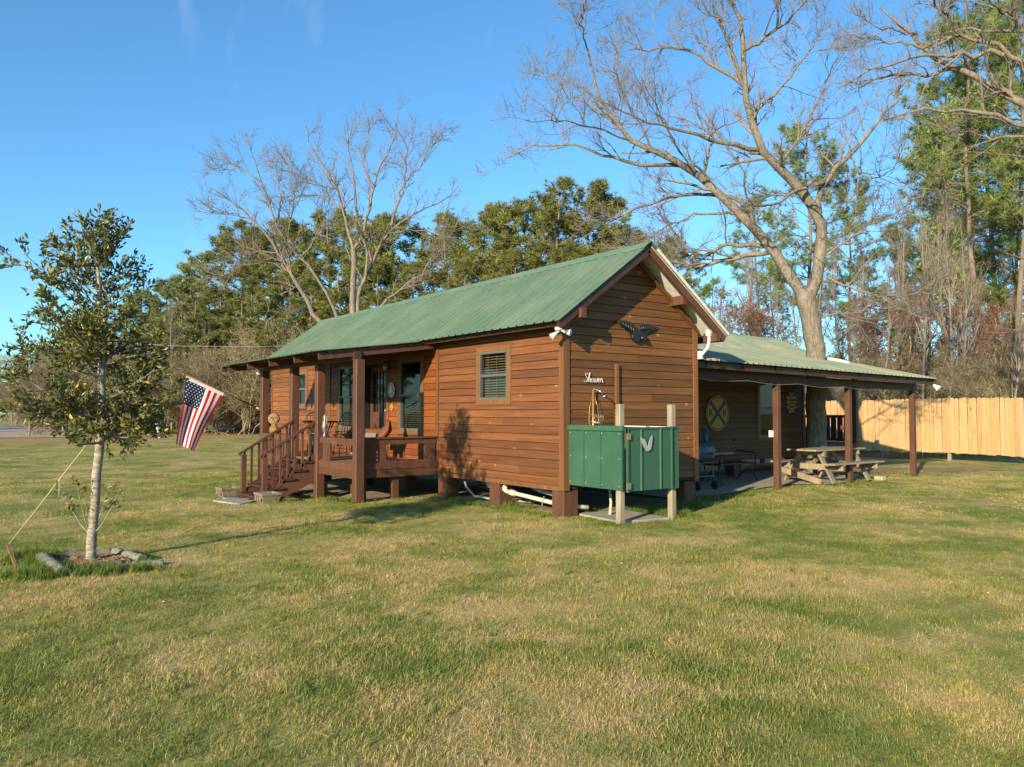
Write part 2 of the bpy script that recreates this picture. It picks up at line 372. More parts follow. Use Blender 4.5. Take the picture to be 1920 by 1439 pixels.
# ------------------------------------------------------------------ cabin
WD = 3.063; ZB = .427; L1 = 3.748; OG = .388; OE = .41; ZE = 2.99; ZR = 4.383; XL = -13.06; XRF = -13.19
LOOK_Y = .05
PITCH_R = math.atan2(ZR-ZE, WD/2+OE)
cabin = thing('cabin', 'long brown lap-sided cabin with green metal gable roof and front porch', 'cabin')
def board_mesh(name):
    m = MB(); m.add([(0,0,0),(0,-.024,0),(0,-.012,.1215),(0,0,.1215),(1,0,0),(1,-.024,0),(1,-.012,.1215),(1,0,.1215)],
                    [(0,1,2,3),(7,6,5,4),(0,4,5,1),(1,5,6,2),(2,6,7,3)]); return m.mesh(name)
BM = {}
def board(parent, mat, p, length, rotz=0):
    if mat not in BM:
        BM[mat] = board_mesh('siding_board'); BM[mat].materials.append(M[mat])
    return obj('siding_board', BM[mat], parent, loc=p, rot=(random.uniform(-.003,.003), 0, rotz), scale=(length, 1, 1))
random.seed(4)
def wall_holes(name, x0, x1, z0, z1, holes, f, mat, parent):      # backing wall with openings; f(u,v,depth)->xyz
    us = sorted({x0, x1, *[h[0] for h in holes], *[h[1] for h in holes]}); vs = sorted({z0, z1, *[h[2] for h in holes], *[h[3] for h in holes]})
    m = MB()
    for a, b in zip(us, us[1:]):
        for c, d in zip(vs, vs[1:]):
            if any(h[0]-1e-6 <= a and b <= h[1]+1e-6 and h[2]-1e-6 <= c and d <= h[3]+1e-6 for h in holes): continue
            q = [f(a,c,0), f(b,c,0), f(b,d,0), f(a,d,0), f(a,c,.1), f(b,c,.1), f(b,d,.1), f(a,d,.1)]
            m.add(q, [(0,1,2,3),(7,6,5,4),(0,4,5,1),(1,5,6,2),(2,6,7,3),(3,7,4,0)])
    return m.build(name, mat, parent, fixn=False)
HOLES = {'near': (-2.308,-1.435,1.831,2.681), 'pr': (-5.28,-4.36,1.24,2.68), 'door': (-6.87,-5.87,.70,2.66), 'pl': (-8.35,-7.45,1.25,2.69), 'far': (-11.06,-10.45,1.79,2.66)}
fw_ = wall_holes('front_wall', XL, 0, ZB, 3.22, list(HOLES.values()), lambda u, v, d: (u, d+.002, v), M['interior'], cabin)
EXP = .131
def rows(parent, mat, x0, x1, z0, z1, holes, fpos, rotz, pad=.075):
    z = z0
    while z < z1-.03:
        segs = [(x0, x1)]
        for h in holes:
            if h[2]-pad < z+.075 < h[3]+pad:
                ns = []
                for a, b in segs:
                    ha, hb = h[0]-pad, h[1]+pad
                    if hb <= a or ha >= b: ns.append((a, b)); continue
                    if ha > a+.02: ns.append((a, ha))
                    if hb < b-.02: ns.append((hb, b))
                segs = ns
        for a, b in segs:
            if b-a > 2.2 and random.random() < .75: c = a+(b-a)*random.uniform(.25, .75); board(parent, mat, fpos(a, z), c-a-.003, rotz); board(parent, mat, fpos(c, z+random.uniform(-.003, .003)), b-c, rotz)
            else: board(parent, mat, fpos(a, z), b-a, rotz)
        z += EXP
FZ = ZB+.055
for mat, a, b in (('sideA', -L1+.05, -.07), ('sideB', -8.86, -L1-.05), ('sideC', XL+.06, -8.96)):
    rows(fw_, mat, a, b, FZ, 3.12, list(HOLES.values()), lambda x, z: (x, 0, z), 0)
for x0, x1 in ((-L1-.05, -L1+.05), (-8.96, -8.86), (XL-.02, XL+.06)): MB().box((x0, -.036, ZB-.01), (x1, 0, 3.15)).build('seam_board', M['trim'], fw_)
m = MB(); m.box((-.075, -.037, ZB-.02), (.037, 0, 3.05)); m.box((.0005, .0, ZB-.02), (.037, .085, 3.15)); m.build('corner_board', M['trim'], cabin)
m = MB(); m.box((0, WD-.085, ZB-.02), (.037, WD+.03, 3.12)); m.build('corner_board', M['trim'], cabin)
for a, b in ((-L1+.05, -.075), (XL+.06, -8.96)): MB().box((a, -.03, ZB-.03), (b, 0, ZB+.048)).build('skirt_board', M['trim'], fw_)
# gable wall
rz = lambda y: ZE+(min(y, WD-y)+OE)*math.tan(PITCH_R)
m = MB(); pr = [(0,ZB),(WD,ZB),(WD,rz(WD)-.1),(WD/2,rz(WD/2)-.1),(0,rz(0)-.1)]
m.plate([(-.1,y,z) for y, z in pr], (1,0,0), .1); gw = m.build('gable_wall', M['interior'], cabin)
z = FZ
while z < ZR-.35:
    zt = z+.125; lim = max(0, (zt+.10-ZE)/math.tan(PITCH_R)-OE)
    a, b = max(.085, lim), min(WD-.085, WD-lim)
    if b-a < .2: break
    if z > 3.0:      # cut to the rake
        lo = max(.03, (z+.10-ZE)/math.tan(PITCH_R)-OE); m = MB()
        pts = [(lo, 0), (WD-lo, 0), (WD-a, .1215), (a, .1215)]
        m.add([(.024,pts[0][0],z),(.024,pts[1][0],z),(.012,pts[2][0],z+.1215),(.012,pts[3][0],z+.1215),(0,pts[0][0],z),(0,pts[1][0],z),(0,pts[2][0],z+.1215),(0,pts[3][0],z+.1215)],
              [(0,1,2,3),(4,7,6,5),(0,4,5,1),(1,5,6,2),(2,6,7,3),(3,7,4,0)])
        m.build('siding_board', M['sideG'], gw)
    elif random.random() < .4: c = a+(b-a)*random.uniform(.3, .7); board(gw, 'sideG', (0, a, z), c-a-.003, math.pi/2); board(gw, 'sideG', (0, c, z), b-c, math.pi/2)
    else: board(gw, 'sideG', (0, a, z), b-a, math.pi/2)
    z += EXP
m = MB()      # rake trim boards on the wall, vertical batten
for s in (0, 1):
    def yy(t): return t if s == 0 else WD-t
    m.beam((.035, yy(-.02), rz(0)-.25), (.035, WD/2, rz(WD/2)-.235), .03, .11, (1,0,0)) if s else None
m.build('rake_trim', M['trim'], gw)
m = MB(); m.box((.026,1.055,1.0), (.07,1.115,2.40)); m.build('batten', M['trim'], gw)
# other walls (plain boards on the hidden sides)
for nm, a, b in (('rear_wall', (XL, WD-.1, ZB), (-.1, WD, 3.2)), ('end_wall', (XL, .1, ZB), (XL+.1, WD-.1, 3.2))):
    MB().box(a, b).build(nm, M['sideR'], cabin)
m = MB(); m.plate([(XL+.01,y,z) for y, z in ((0,3.2),(WD,3.2),(WD/2,rz(WD/2)-.1))], (1,0,0), .08); m.build('end_gable', M['sideR'], cabin)
MB().box((XL+.1, .1, ZB+.02), (-.1, WD-.1, ZB+.2)).build('floor_frame', M['dkbrown'], cabin)
# piers
def pier(x, y, w=.29, d=.29, par=cabin, top=ZB-.02): return MB().box((x-w/2, y, G(x,y)-.1), (x+w/2, y+d, top)).build('pier', M['brown'], par, bevel=.006)
for x, y in ((-.14,-.01),(-1.87,.0),(-3.6,.0),(-.15,WD-.30),(-3.6,WD-.3),(-5.6,.2),(-7.6,.2),(-9.6,.0),(-11.4,.0),(-12.9,.0),(-5.6,WD-.3),(-8,WD-.3),(-10.5,WD-.3),(-12.9,WD-.3)): pier(x, y)
# windows
def window(key, parent, slats=True, f=None, frame_mat='winframe', trim='trim', double=True):
    x0, x1, z0, z1 = HOLES[key] if f is None else key
    f = f or (lambda u, v, d: (u, d, v))
    def bx(m, a, b): m.add([f(*q) for q in [(a[0],a[1],a[2]),(b[0],a[1],a[2]),(b[0],b[1],a[2]),(a[0],b[1],a[2]),(a[0],a[1],b[2]),(b[0],a[1],b[2]),(b[0],b[1],b[2]),(a[0],b[1],b[2])]],
                           [(0,3,2,1),(4,5,6,7),(0,1,5,4),(1,2,6,5),(2,3,7,6),(3,0,4,7)])
    m = MB(); t = .045
    for a, b in (((x0,z0),(x0+t,z1)), ((x1-t,z0),(x1,z1)), ((x0+t,z0),(x1-t,z0+t)), ((x0+t,z1-t),(x1-t,z1))): bx(m, (a[0],a[1],-.03), (b[0],b[1],.05))
    zm = (z0+z1)/2
    if double: bx(m, (x0+t,zm-.02,-.02), (x1-t,zm+.025,.04))
    w = m.build('window', M[frame_mat], parent)
    halves = ((z0+t,zm-.02,.02),(zm+.025,z1-t,.005)) if double else ((z0+t,z1-t,.01),)
    for a, b, d in halves:
        m = MB(); m.add([f(*q) for q in ((x0+t,a,d),(x1-t,a,d),(x1-t,b,d),(x0+t,b,d))], [(0,1,2,3)]); m.build('pane', M['glass'], w, fixn=False)
    m = MB(); c = .085      # casing boards
    for a, b in (((x0-c,z0-c),(x0,z1+c)), ((x1,z0-c),(x1+c,z1+c)), ((x0,z0-c),(x1,z0)), ((x0,z1),(x1,z1+c))): bx(m, (a[0],a[1],-.034), (b[0],b[1],-.002))
    m.build('casing', M[trim], w)
    if slats:
        bm_ = M[slats] if isinstance(slats, str) else M['blind']; m = MB(); z = z0+.06
        while z < z1-.05:
            m.add([f(*q) for q in ((x0+t,z,.055),(x1-t,z,.055),(x1-t,z+.022,.085),(x0+t,z+.022,.085))], [(0,1,2,3)]); z += .046
        for xx in (x0+.2*(x1-x0), x0+.5*(x1-x0), x0+.8*(x1-x0)): bx(m, (xx-.006,z0+.05,.05), (xx+.006,z1-.05,.054))
        m.build('blind', bm_, w, fixn=False)
    else:
        m = MB(); m.add([f(*q) for q in ((x0+t,z0,.09),(x1-t,z0,.09),(x1-t,z1,.09),(x0+t,z1,.09))], [(0,1,2,3)]); m.build('unlit_room_sheet', M['interior'], w)  # dark sheet in place of the unlit room behind the glass
    return w
window('near', cabin); window('pr', cabin, 'dblind', trim='trim'); window('pl', cabin, 'dblind', trim='trim'); window('far', cabin, 'dblind')
# front door: frame, glazed slab, open storm door edge
x0, x1, z0, z1 = HOLES['door']
m = MB(); m.box((x0-.09,-.034,z0),(x0,.05,z1+.09)); m.box((x1,-.034,z0),(x1+.09,.05,z1+.09)); m.box((x0,-.034,z1),(x1,.05,z1+.09)); dr = m.build('door', M['trim'], cabin)
m = MB(); m.box((x0,-.12,z0),(x0+.10,.03,z1)); m.build('storm_door_frame', M['black'], dr)
sx0, sx1 = x0+.13, x1-.02
m = MB(); m.box((sx0,.02,z0),(sx0+.12,.06,z1-.02)); m.box((sx1-.12,.02,z0),(sx1,.06,z1-.02)); m.box((sx0+.12,.02,z0),(sx1-.12,.06,z0+.92)); m.box((sx0+.12,.02,z1-.16),(sx1-.12,.06,z1-.02))
for i in range(1, 4):
    xx = sx0+.12+(sx1-sx0-.24)*i/4; m.box((xx-.012,.025,z0+.92),(xx+.012,.055,z1-.16))
for i in range(1, 3): zz = z0+.92+(z1-.16-z0-.92)*i/3; m.box((sx0+.12,.027,zz-.01),(sx1-.12,.053,zz+.01))
for a, b in ((.14,.30),(.36,.52)): m.box((sx0+a,.008,z0+.15),(sx0+b,.02,z0+.80))
m.build('door_slab', M['brown'], dr)
m = MB(); m.add([(sx0+.12,.042,z0+.92),(sx1-.12,.042,z0+.92),(sx1-.12,.042,z1-.16),(sx0+.12,.042,z1-.16)], [(0,1,2,3)]); m.build('door_pane', M['glass'], dr, fixn=False)
m = MB(); m.lathe([(.012,-.05),(.03,-.045),(.03,-.01),(.012,0)], (sx1-.06,.02,z0+.95), 10, 'y'); m.build('door_handle', M['brass'], dr)
# roof
def panel_mesh(name, width, length, nr, mat, rib=.022):
    us = []; st = width/nr
    for i in range(nr): c = (i+.5)*st; us += [(c-.027,0),(c-.018,rib),(c+.018,rib),(c+.027,0),(c+st*.33-.008,0),(c+st*.33,.004),(c+st*.33+.008,0)]
    us = [(0,0)]+us+[(width+.012,.0012)]; m = MB(); k = len(us); b = []
    for v in (-.03, length): b += [(u, v, h+(.0015 if v < 0 else 0)) for u, h in us]
    m.add(b, [(i, i+1, k+i+1, k+i) for i in range(k-1)]); me = m.mesh(name); me.materials.append(mat); return me
NP = 15; PW = (OG-XRF)/NP; SL = (WD/2+OE)/math.cos(PITCH_R)
pm = panel_mesh('roof_panel', PW, SL, 4, M['roof'])
roof = MB().box((XRF+.02,WD/2-.02,ZR-.16), (OG-.04,WD/2+.02,ZR-.03)).build('roof', M['dkbrown'], cabin)      # ridge board carries the sheets
cp, sp_ = math.cos(PITCH_R), math.sin(PITCH_R)
for i in range(NP):
    obj('roof_panel', pm, roof, mtx=basis((XRF+i*PW, -OE, ZE), (1,0,0), (0,cp,sp_)))
    obj('roof_panel', pm, roof, mtx=basis((XRF+(i+1)*PW, WD+OE, ZE), (-1,0,0), (0,-cp,sp_)))
m = MB()      # pale underside sheet and purlins
for s in (0, 1):
    ya, yb = (-OE+.01, WD/2-.03) if s == 0 else (WD+OE-.01, WD/2+.03)
    m.add([(XRF+.02,ya,ZE-.014),(OG-.01,ya,ZE-.014),(OG-.01,yb,ZR-.045),(XRF+.02,yb,ZR-.045)], [(0,1,2,3)])
m.build('roof_underside', M['primer'], roof, fixn=False)
m = MB(); hw = .19
for s in (-1, 1):
    c = WD/2; m.add([(XRF-.01,c,ZR+.032),(OG+.02,c,ZR+.032),(OG+.02,c+s*hw*cp,ZR+.027-hw*sp_),(XRF-.01,c+s*hw*cp,ZR+.027-hw*sp_)], [(0,1,2,3)])
    m.add([(XRF-.01,c+s*hw*cp,ZR+.027-hw*sp_),(OG+.02,c+s*hw*cp,ZR+.027-hw*sp_),(OG+.02,c+s*hw*cp,ZR+.015-hw*sp_),(XRF-.01,c+s*hw*cp,ZR+.015-hw*sp_)], [(0,1,2,3)])
m.build('ridge_cap', M['roof'], roof, fixn=False)
for xx, nm in ((OG-.05, 'near'), (XRF+.03, 'far')):      # rake fascias, lookouts
    for s in (0, 1):
        ye = -OE+.03 if s == 0 else WD+OE-.03; m = MB(); m.beam((xx,ye,ZE-.075), (xx,WD/2,ZR-.105), .05, .12, (0,0,1)); m.build('rake_fascia', M['dkbrown'] if s == 0 else M['brown'], cabin)
    if nm == 'near':
        for y, a, b, mt in ((LOOK_Y, xx-.06, xx+.075, 'brown'), (WD-.62, .0, xx-.027, 'brown'), (WD+.20, .06, xx+.02, 'brown')):
            zt = rz(y)-.06 if y < WD else ZE+(OE-.20)*.718-.06
            MB().box((a,y-.05,zt-.21), (b,y+.05,zt-.06)).build('lookout', M[mt], cabin)
        m = MB(); m.beam((OG+.012,WD+OE+.01,ZE+.012), (OG+.012,WD/2+.15,ZR-.095), .02, .045); m.build('drip_edge', M['white'], cabin)
m = MB(); m.beam((XRF+.05,-OE+.13,ZE-.03), (OG-.08,-OE+.13,ZE-.03), .035, .09); m.build('eave_board', M['dkbrown'], cabin)  # dark board set back to stand for the shadow under the eave
m = MB(); m.beam((XRF+.05,WD+OE-.06,ZE-.07), (OG-.08,WD+OE-.06,ZE-.07), .035, .10); m.build('eave_board', M['dkbrown'], cabin)
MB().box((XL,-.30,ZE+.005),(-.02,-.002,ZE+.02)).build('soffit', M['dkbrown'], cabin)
m = MB(); pts = [on(0,.22,1313,621), on(0,.22,1313,640)]; yD = WD+.12
m.box((.16,yD-.02,2.97),(.24,yD+.06,3.08)); m.tube([(.2,yD+.02,3.0),(.2,yD+.02,2.88),(.2,yD-.02,2.76),(.17,yD-.09,2.68),(.12,yD-.12,2.60)], .028, 8); m.box((.08,yD-.15,2.56),(.15,yD-.09,2.70)); m.build('downspout', M['white'], cabin)
# floodlight pair under the eave corner
fl = thing('floodlight', 'twin white floodlight under the eave at the gable corner', 'floodlight', (.16,-.2,2.9))
MB().lathe([(.05,0),(.06,.02),(.06,.05)], (.14,-.22,2.855), 12).build('mount', M['white'], fl)
for dx, dy, nm in ((-.02,-.20,0), (.12,.05,1)):
    b = Vector((.15,-.2,2.86)); d = Vector((.05+dx*2, -.10+dy*.6, -.18 if nm == 0 else -.07)).normalized()
    if nm == 1: d = Vector((.62,.35,-.18)).normalized()
    else: d = Vector((-.25,-.55,-.45)).normalized()
    m = MB(); m.tube([b, b+d*.07], .014, 8); m.tube([b+d*.06, b+d*.10, b+d*.155, b+d*.175], [.024,.029,.048,.050], 14); m.build('lamp_head', M['lampw'], fl)

# ------------------------------------------------------------------ porch (part of the cabin)
DZ = .685; PY = -1.72; PXs = [-3.645, -5.42, -6.80, -8.66]
PXR, PXL, PYO = -3.67, -9.40, -2.52; PZI, PZO = 2.955, 2.675
pslope = (PZI-PZO)/(PYO+OE)*-1
pz = lambda y: PZI-(-OE-y)*pslope
dk = MB().box((PXs[3]-.05,PY+.05,DZ-.20), (-L1-.05,-.05,DZ-.045)).build('porch_deck', M['dkbrown'], cabin)
y = PY+.0; me = None
db = MB().box((0,0,-.035),(1,.138,0)).mesh('deck_board'); db.materials.append(M['deck'])
while y < -.15: obj('deck_board', db, dk, loc=(PXs[3]-.08,y,DZ), scale=(-L1-.02-PXs[3]+.08,1,1)); y += .143
for a, b in (((-5.35,PY-.04,DZ-.135),(-L1-.0,PY,DZ-.002)), ((-5.35,PY-.036,DZ-.27),(-L1-.0,PY,DZ-.139)), ((PXs[3]-.1,PY-.04,DZ-.27),(-6.85,PY,DZ-.002)), ((-L1-.0,PY-.045,DZ-.26),(-L1+.045,-.045,DZ-.1215)), ((-L1+.0,PY-.05,DZ-.115),(-L1+.06,-.045,DZ+.0)), ((PXs[3]-.14,PY,DZ-.26),(PXs[3]-.1,-.05,DZ))): MB().box(a, b).build('rim_board', M['brown'], dk)
for x in PXs:
    w = .082; m = MB(); m.box((x-w,PY-w,G(x,PY)-.15),(x+w,PY+w,2.56)); m.build('porch_post', M['brown'], cabin, bevel=.008)
for x in (-3.85,-5.6,-7.2,-8.8):
    for y in (PY+.16, -.9): MB().box((x-.06,y-.05,G(x,y)-.1),(x+.06,y+.07,DZ-.2)).build('deck_support', M['brown'], dk)
# porch roof
prf = MB().box((PXL+.25,PY-.07,2.56),(PXR-.03,PY+.07,2.56+.155)).build('porch_roof', M['dkbrown'], cabin)      # beam on the posts
for x in (-9.05,-7.65,-6.30,-4.93,-3.76):
    m = MB(); m.beam((x,-.06,pz(-.06)-.085), (x,PYO+.08,pz(PYO+.08)-.085), .045, .135); m.build('rafter', M['brown'], prf)
m = MB(); m.beam((PXL+.02,-.35,pz(-.35)-.07), (PXL+.02,PYO+.04,pz(PYO)-.07), .045, .12); m.build('rafter', M['dkbrown'], prf)
NPP = 6; PPW = (PXR-PXL)/NPP; psl = math.hypot(-OE-PYO, PZI-PZO)
ppm = panel_mesh('roof_panel', PPW, psl+.0, 4, M['roof'])
for i in range(NPP): obj('roof_panel', ppm, prf, mtx=basis((PXL+i*PPW,PYO,PZO), (1,0,0), (0,-OE-PYO,PZI-PZO)))
m = MB()
for t in (.12,.5,.88): yy = -OE+(PYO+OE)*t; m.box((PXL+.03,yy-.04,pz(yy)-.04),(PXR-.02,yy+.04,pz(yy)-.006))
m.build('purlin', M['dkbrown'], prf)
# railings
rl = MB(); x = -L1+.02
rl.box((x-.06,PY+.09,1.02),(x+.0,-.05,1.125)); rl.box((x-.09,PY+.07,1.125),(x+.035,-.045,1.155)); rl.box((x-.06,PY+.08,DZ),(x+.0,-.05,DZ+.03))
rl = rl.build('porch_railing', M['brown'], cabin)
for y0, y1 in ((PY+.12,PY+.27),(PY+.275,PY+.40),(PY+.46,PY+.60),(-.30,-.08)): MB().box((x-.055,y0,DZ+.03),(x-.005,y1,1.02)).build('baluster', M['brown'], rl)
rf = MB().box((-5.33,PY-.03,1.01),(-3.73,PY+.03,1.13)).build('porch_railing', M['brown'], cabin); rf2 = MB().box((PXs[3]+.09,PY-.03,1.01),(PXs[2]-.09,PY+.03,1.13)).build('porch_railing', M['brown'], cabin)
for i in range(3): xx = -5.2+i*.12; MB().box((xx,PY-.02,DZ),(xx+.11,PY+.02,1.01)).build('baluster', M['brown'], rf)
for i in range(9): xx = -8.5+i*.17; MB().box((xx,PY-.02,DZ),(xx+.10,PY+.02,1.01)).build('baluster', M['brown'], rf2)
# stairs
SX0, SX1 = -6.74, -5.48; NS = 5; YF = -2.78; zg = -.13
st = MB().box((SX0,PY-.06,DZ-.25),(SX1,PY-.042,DZ-.04)).build('stairs', M['brown'], cabin)
for xx in (SX0, (SX0+SX1)/2, SX1):
    poly = [(xx, PY-.04, DZ-.42), (xx, PY-.04, DZ-.05)]
    for i in range(NS): zz = zg+(DZ-zg)*(NS-1-i)/NS+.10; yy = PY-.04-i*.22; poly += [(xx, yy-.03, zz), (xx, yy-.22, zz)]
    poly += [(xx, PY-.04-NS*.22-.02, zg+.02), (xx, PY-.04-NS*.22+.2, zg-.02)]
    m = MB(); m.plate([(p[0]-.02, p[1], p[2]) for p in poly], (1,0,0), .04); m.build('stringer', M['brown'], st)
for i in range(NS): zz = zg+(DZ-zg)*(NS-1-i)/NS+.10; yy = PY-.04-i*.22; MB().box((SX0-.06,yy-.26,zz),(SX1+.06,yy+.0,zz+.038)).build('tread', M['dkbrown'], st)
for xx, hx in ((SX0, PXs[2]), (SX1, PXs[1])):
    ny = YF; m = MB(); m.box((xx-.045,ny-.045,zg-.08),(xx+.045,ny+.045,.75)); m.build('newel_post', M['brown'], st)
    a = Vector((xx, ny-.10, .765)); b = Vector((xx, PY-.06, 1.42)); m = MB(); m.beam(a, b, .075, .045); m.build('handrail', M['brown'], st)
    a2 = Vector((xx, ny+.05, .03)); b2 = Vector((xx, PY-.09, .76)); m = MB(); m.beam(a2, b2, .04, .07); m.build('lower_rail', M['brown'], st)
    for i in range(7):
        t = (i+.8)/7.6; p = a.lerp(b, t); q = a2.lerp(b2, max(0, t-.05)); MB().box((xx-.02,p.y-.02,q.z),(xx+.02,p.y+.02,p.z-.01)).build('baluster', M['brown'], st)
# ------------------------------------------------------------------ rear annex with lean-to roof
annex = thing('annex', 'rear wing with low green lean-to roof carried on three brown posts', 'building', (-3, 7, 0))
AX = -3.0; AY0, AY1 = WD+.05, 10.99; RY0, RY1 = WD+.28, 12.35
tilt = -.0132
ez = lambda y: 2.575+tilt*(y-3.3)
EX, KX, RX = -.13, -3.25, -4.72; LS = .225; US = .42
lz = lambda x, y: ez(y)+(EX-x)*LS if x > KX else ez(y)+(EX-KX)*LS+(KX-x)*US
AH = {'w': (9.02, 9.86, .98, 2.47)}
aw = wall_holes('side_wall', AY0, AY1, ZB, 3.05, [AH['w']], lambda u, v, d: (AX-d-.002, u, v), M['interior'], annex)
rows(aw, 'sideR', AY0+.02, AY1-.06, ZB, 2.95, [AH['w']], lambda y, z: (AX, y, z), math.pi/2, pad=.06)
MB().box((AX-.05,AY1-.06,ZB-.02),(AX+.035,AY1+.03,3.0)).build('corner_board', M['trim'], annex)
window(AH['w'], annex, slats=False, f=lambda u, v, d: (AX-d, u, v), trim='trim')
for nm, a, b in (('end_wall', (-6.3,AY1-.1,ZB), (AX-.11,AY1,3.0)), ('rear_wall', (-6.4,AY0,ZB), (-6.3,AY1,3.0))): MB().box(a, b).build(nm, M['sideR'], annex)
for y in (3.4,5.6,8.2,10.7): MB().box((AX-.3,y-.15,-.1),(AX-.02,y+.15,ZB)).build('pier', M['brown'], annex)
for y in (6.28,9.01,11.97): MB().box((-.565-.06,y-.06,-.1),(-.565+.06,y+.06,2.25)).build('roof_post', M['brown'], annex, bevel=.006)
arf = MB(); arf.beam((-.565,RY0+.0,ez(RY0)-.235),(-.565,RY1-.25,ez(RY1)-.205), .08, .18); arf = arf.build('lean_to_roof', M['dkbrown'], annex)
m = MB(); m.beam((EX-.10,RY0-.02,ez(RY0)-.075),(EX-.10,RY1,ez(RY1)-.075), .04, .13); m.build('eave_board', M['dkbrown'], arf)
m = MB(); m.beam((EX-.03,RY1-.02,ez(RY1)-.085),(KX,RY1-.02,lz(KX,RY1)-.085), .04, .14); m.beam((KX,RY1-.02,lz(KX,RY1)-.085),(RX,RY1-.02,lz(RX,RY1)-.085), .04, .14); m.build('rake_fascia', M['brown'], arf)
for i in range(9):
    y = RY0+.3+i*1.06; m = MB(); m.beam((EX-.06,y,ez(y)-.075),(AX,y,lz(AX,y)-.075), .04, .11); m.build('rafter', M['dkbrown'], arf)
NA = 10; AWP = (RY1-RY0)/NA
low = panel_mesh('roof_panel', AWP, math.hypot(EX-KX, (EX-KX)*LS)+.02, 5, M['roof2'], .03)
upp = panel_mesh('roof_panel', AWP, math.hypot(KX-RX, (KX-RX)*US), 5, M['roof2'], .03)
for i in range(NA):
    y = RY0+i*AWP
    obj('roof_panel', low, arf, mtx=basis((EX,y,ez(y)), (0,1,tilt), (-1,0,LS)))
    obj('roof_panel', upp, arf, mtx=basis((KX-.0,y,lz(KX+1e-4,y)+.012), (0,1,tilt), (-1,0,US)))
    obj('roof_panel', upp, arf, mtx=basis((2*RX-KX,y+AWP,lz(KX+1e-4,y)+.012), (0,-1,-tilt), (1,0,US)))
m = MB()
m.add([(EX-.02,RY0,ez(RY0)-.012),(EX-.02,RY1-.02,ez(RY1)-.012),(KX,RY1-.02,lz(KX,RY1)-.012),(KX,RY0,lz(KX,RY0)-.012)], [(0,1,2,3)])
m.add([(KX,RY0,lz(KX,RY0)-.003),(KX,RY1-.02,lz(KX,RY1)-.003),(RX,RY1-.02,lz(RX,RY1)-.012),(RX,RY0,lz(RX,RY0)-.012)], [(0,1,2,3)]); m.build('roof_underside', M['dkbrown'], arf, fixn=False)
m = MB()
for s in (-1, 1): m.add([(RX,RY0,lz(RX,RY0)+.03),(RX,RY1,lz(RX,RY1)+.03),(RX+s*.17,RY1,lz(RX,RY1)-.045),(RX+s*.17,RY0,lz(RX,RY0)-.045)], [(0,1,2,3)])
m.build('ridge_cap', M['roof2'], arf, fixn=False)
m = MB(); m.tube([(-2.5,11.3,lz(-2.5,11.3)+.05),(-2.2,11.45,lz(-2.2,11.45)+.05),(-1.95,11.5,lz(-1.95,11.5)+.03)], .05, 8); m.build('roof_flashing', M['white'], arf)
rd = MB().box((-6.2,11.45,.60),(-2.9,13.6,.74)).build('rear_deck', M['dkbrown'], annex)
m = MB(); m.box((-6.2,13.45,1.46),(-2.9,13.53,1.54)); m.box((-6.2,13.46,.78),(-2.9,13.52,.85)); rr_ = m.build('deck_railing', M['dkbrown'], rd)
for i in range(16):
    x = -6.1+i*.20; MB().box((x,13.47,.80),(x+.155,13.51,1.48)).build('baluster', M['dkbrown'], rr_)
for x in (-6.1,-4.3,-2.95): MB().box((x-.06,13.43,-.1),(x+.06,13.55,1.62 if x < -3 else 2.7)).build('deck_post', M['brown'], rd)
for x in (-6.0,-3.1): MB().box((x-.06,11.5,-.1),(x+.06,11.6,.6)).build('deck_post', M['brown'], rd)
m = MB(); pts = []
for i in range(25):
    t = i/24; y = 3.35+t*7.0; pts.append((-.42,y,ez(y)-.30-.045*abs(math.sin(t*math.pi*4))-.02*t))
m.tube(pts, .005, 5); tag(m.build('light_cord', M['treated']), 'thin cord sagging under the lean-to eave from the cabin corner', 'cord')
for nm, a, b, mt, lab in (('outlet_box', (-.68,6.15,1.10), (-.60,6.22,1.24), 'white', 'white outlet box on the lean-to post by the grill'), ('junction_box', (-.68,8.86,1.22), (-.60,8.95,1.32), 'brown', 'small brown box on the lean-to post beside the picnic table')):
    m = MB(); m.box(a, b); m.box((a[0]+.01,a[1]-.012,a[2]+.02),(b[0]-.01,a[1],b[2]-.02)); tag(m.build(nm, M[mt], bevel=.006), lab, 'outlet box')
lp = thing('floodlight', 'silver floodlight under the far corner of the lean-to roof', 'floodlight', (-.25,12.2,2.3)); b = on(1, 12.3, 1750, 722)
m = MB(); m.tube([b+Vector((-.1,-.05,.10)), b+Vector((-.02,0,.03)), b], .016, 6); m.build('arm', M['black'], lp)
m = MB(); d = Vector((.55,.1,-.45)).normalized(); m.tube([b, b+d*.06, b+d*.15, b+d*.17], [.03,.045,.075,.076], 12); m.build('lamp_head', M['lampw'], lp)
lp = thing('floodlight', 'white round lamp under the porch eave beside the leftmost post', 'floodlight', (-8.9,-1.85,2.5)); b = on(1, -1.95, 487, 694)
m = MB(); m.tube([b+Vector((.1,.12,.10)), b], .014, 6); m.build('arm', M['white'], lp)
m = MB(); d = Vector((.3,-.6,-.4)).normalized(); m.tube([b-d*.06, b-d*.02, b+d*.07, b+d*.09], [.03,.045,.07,.071], 12); m.build('lamp_head', M['lampw'], lp)

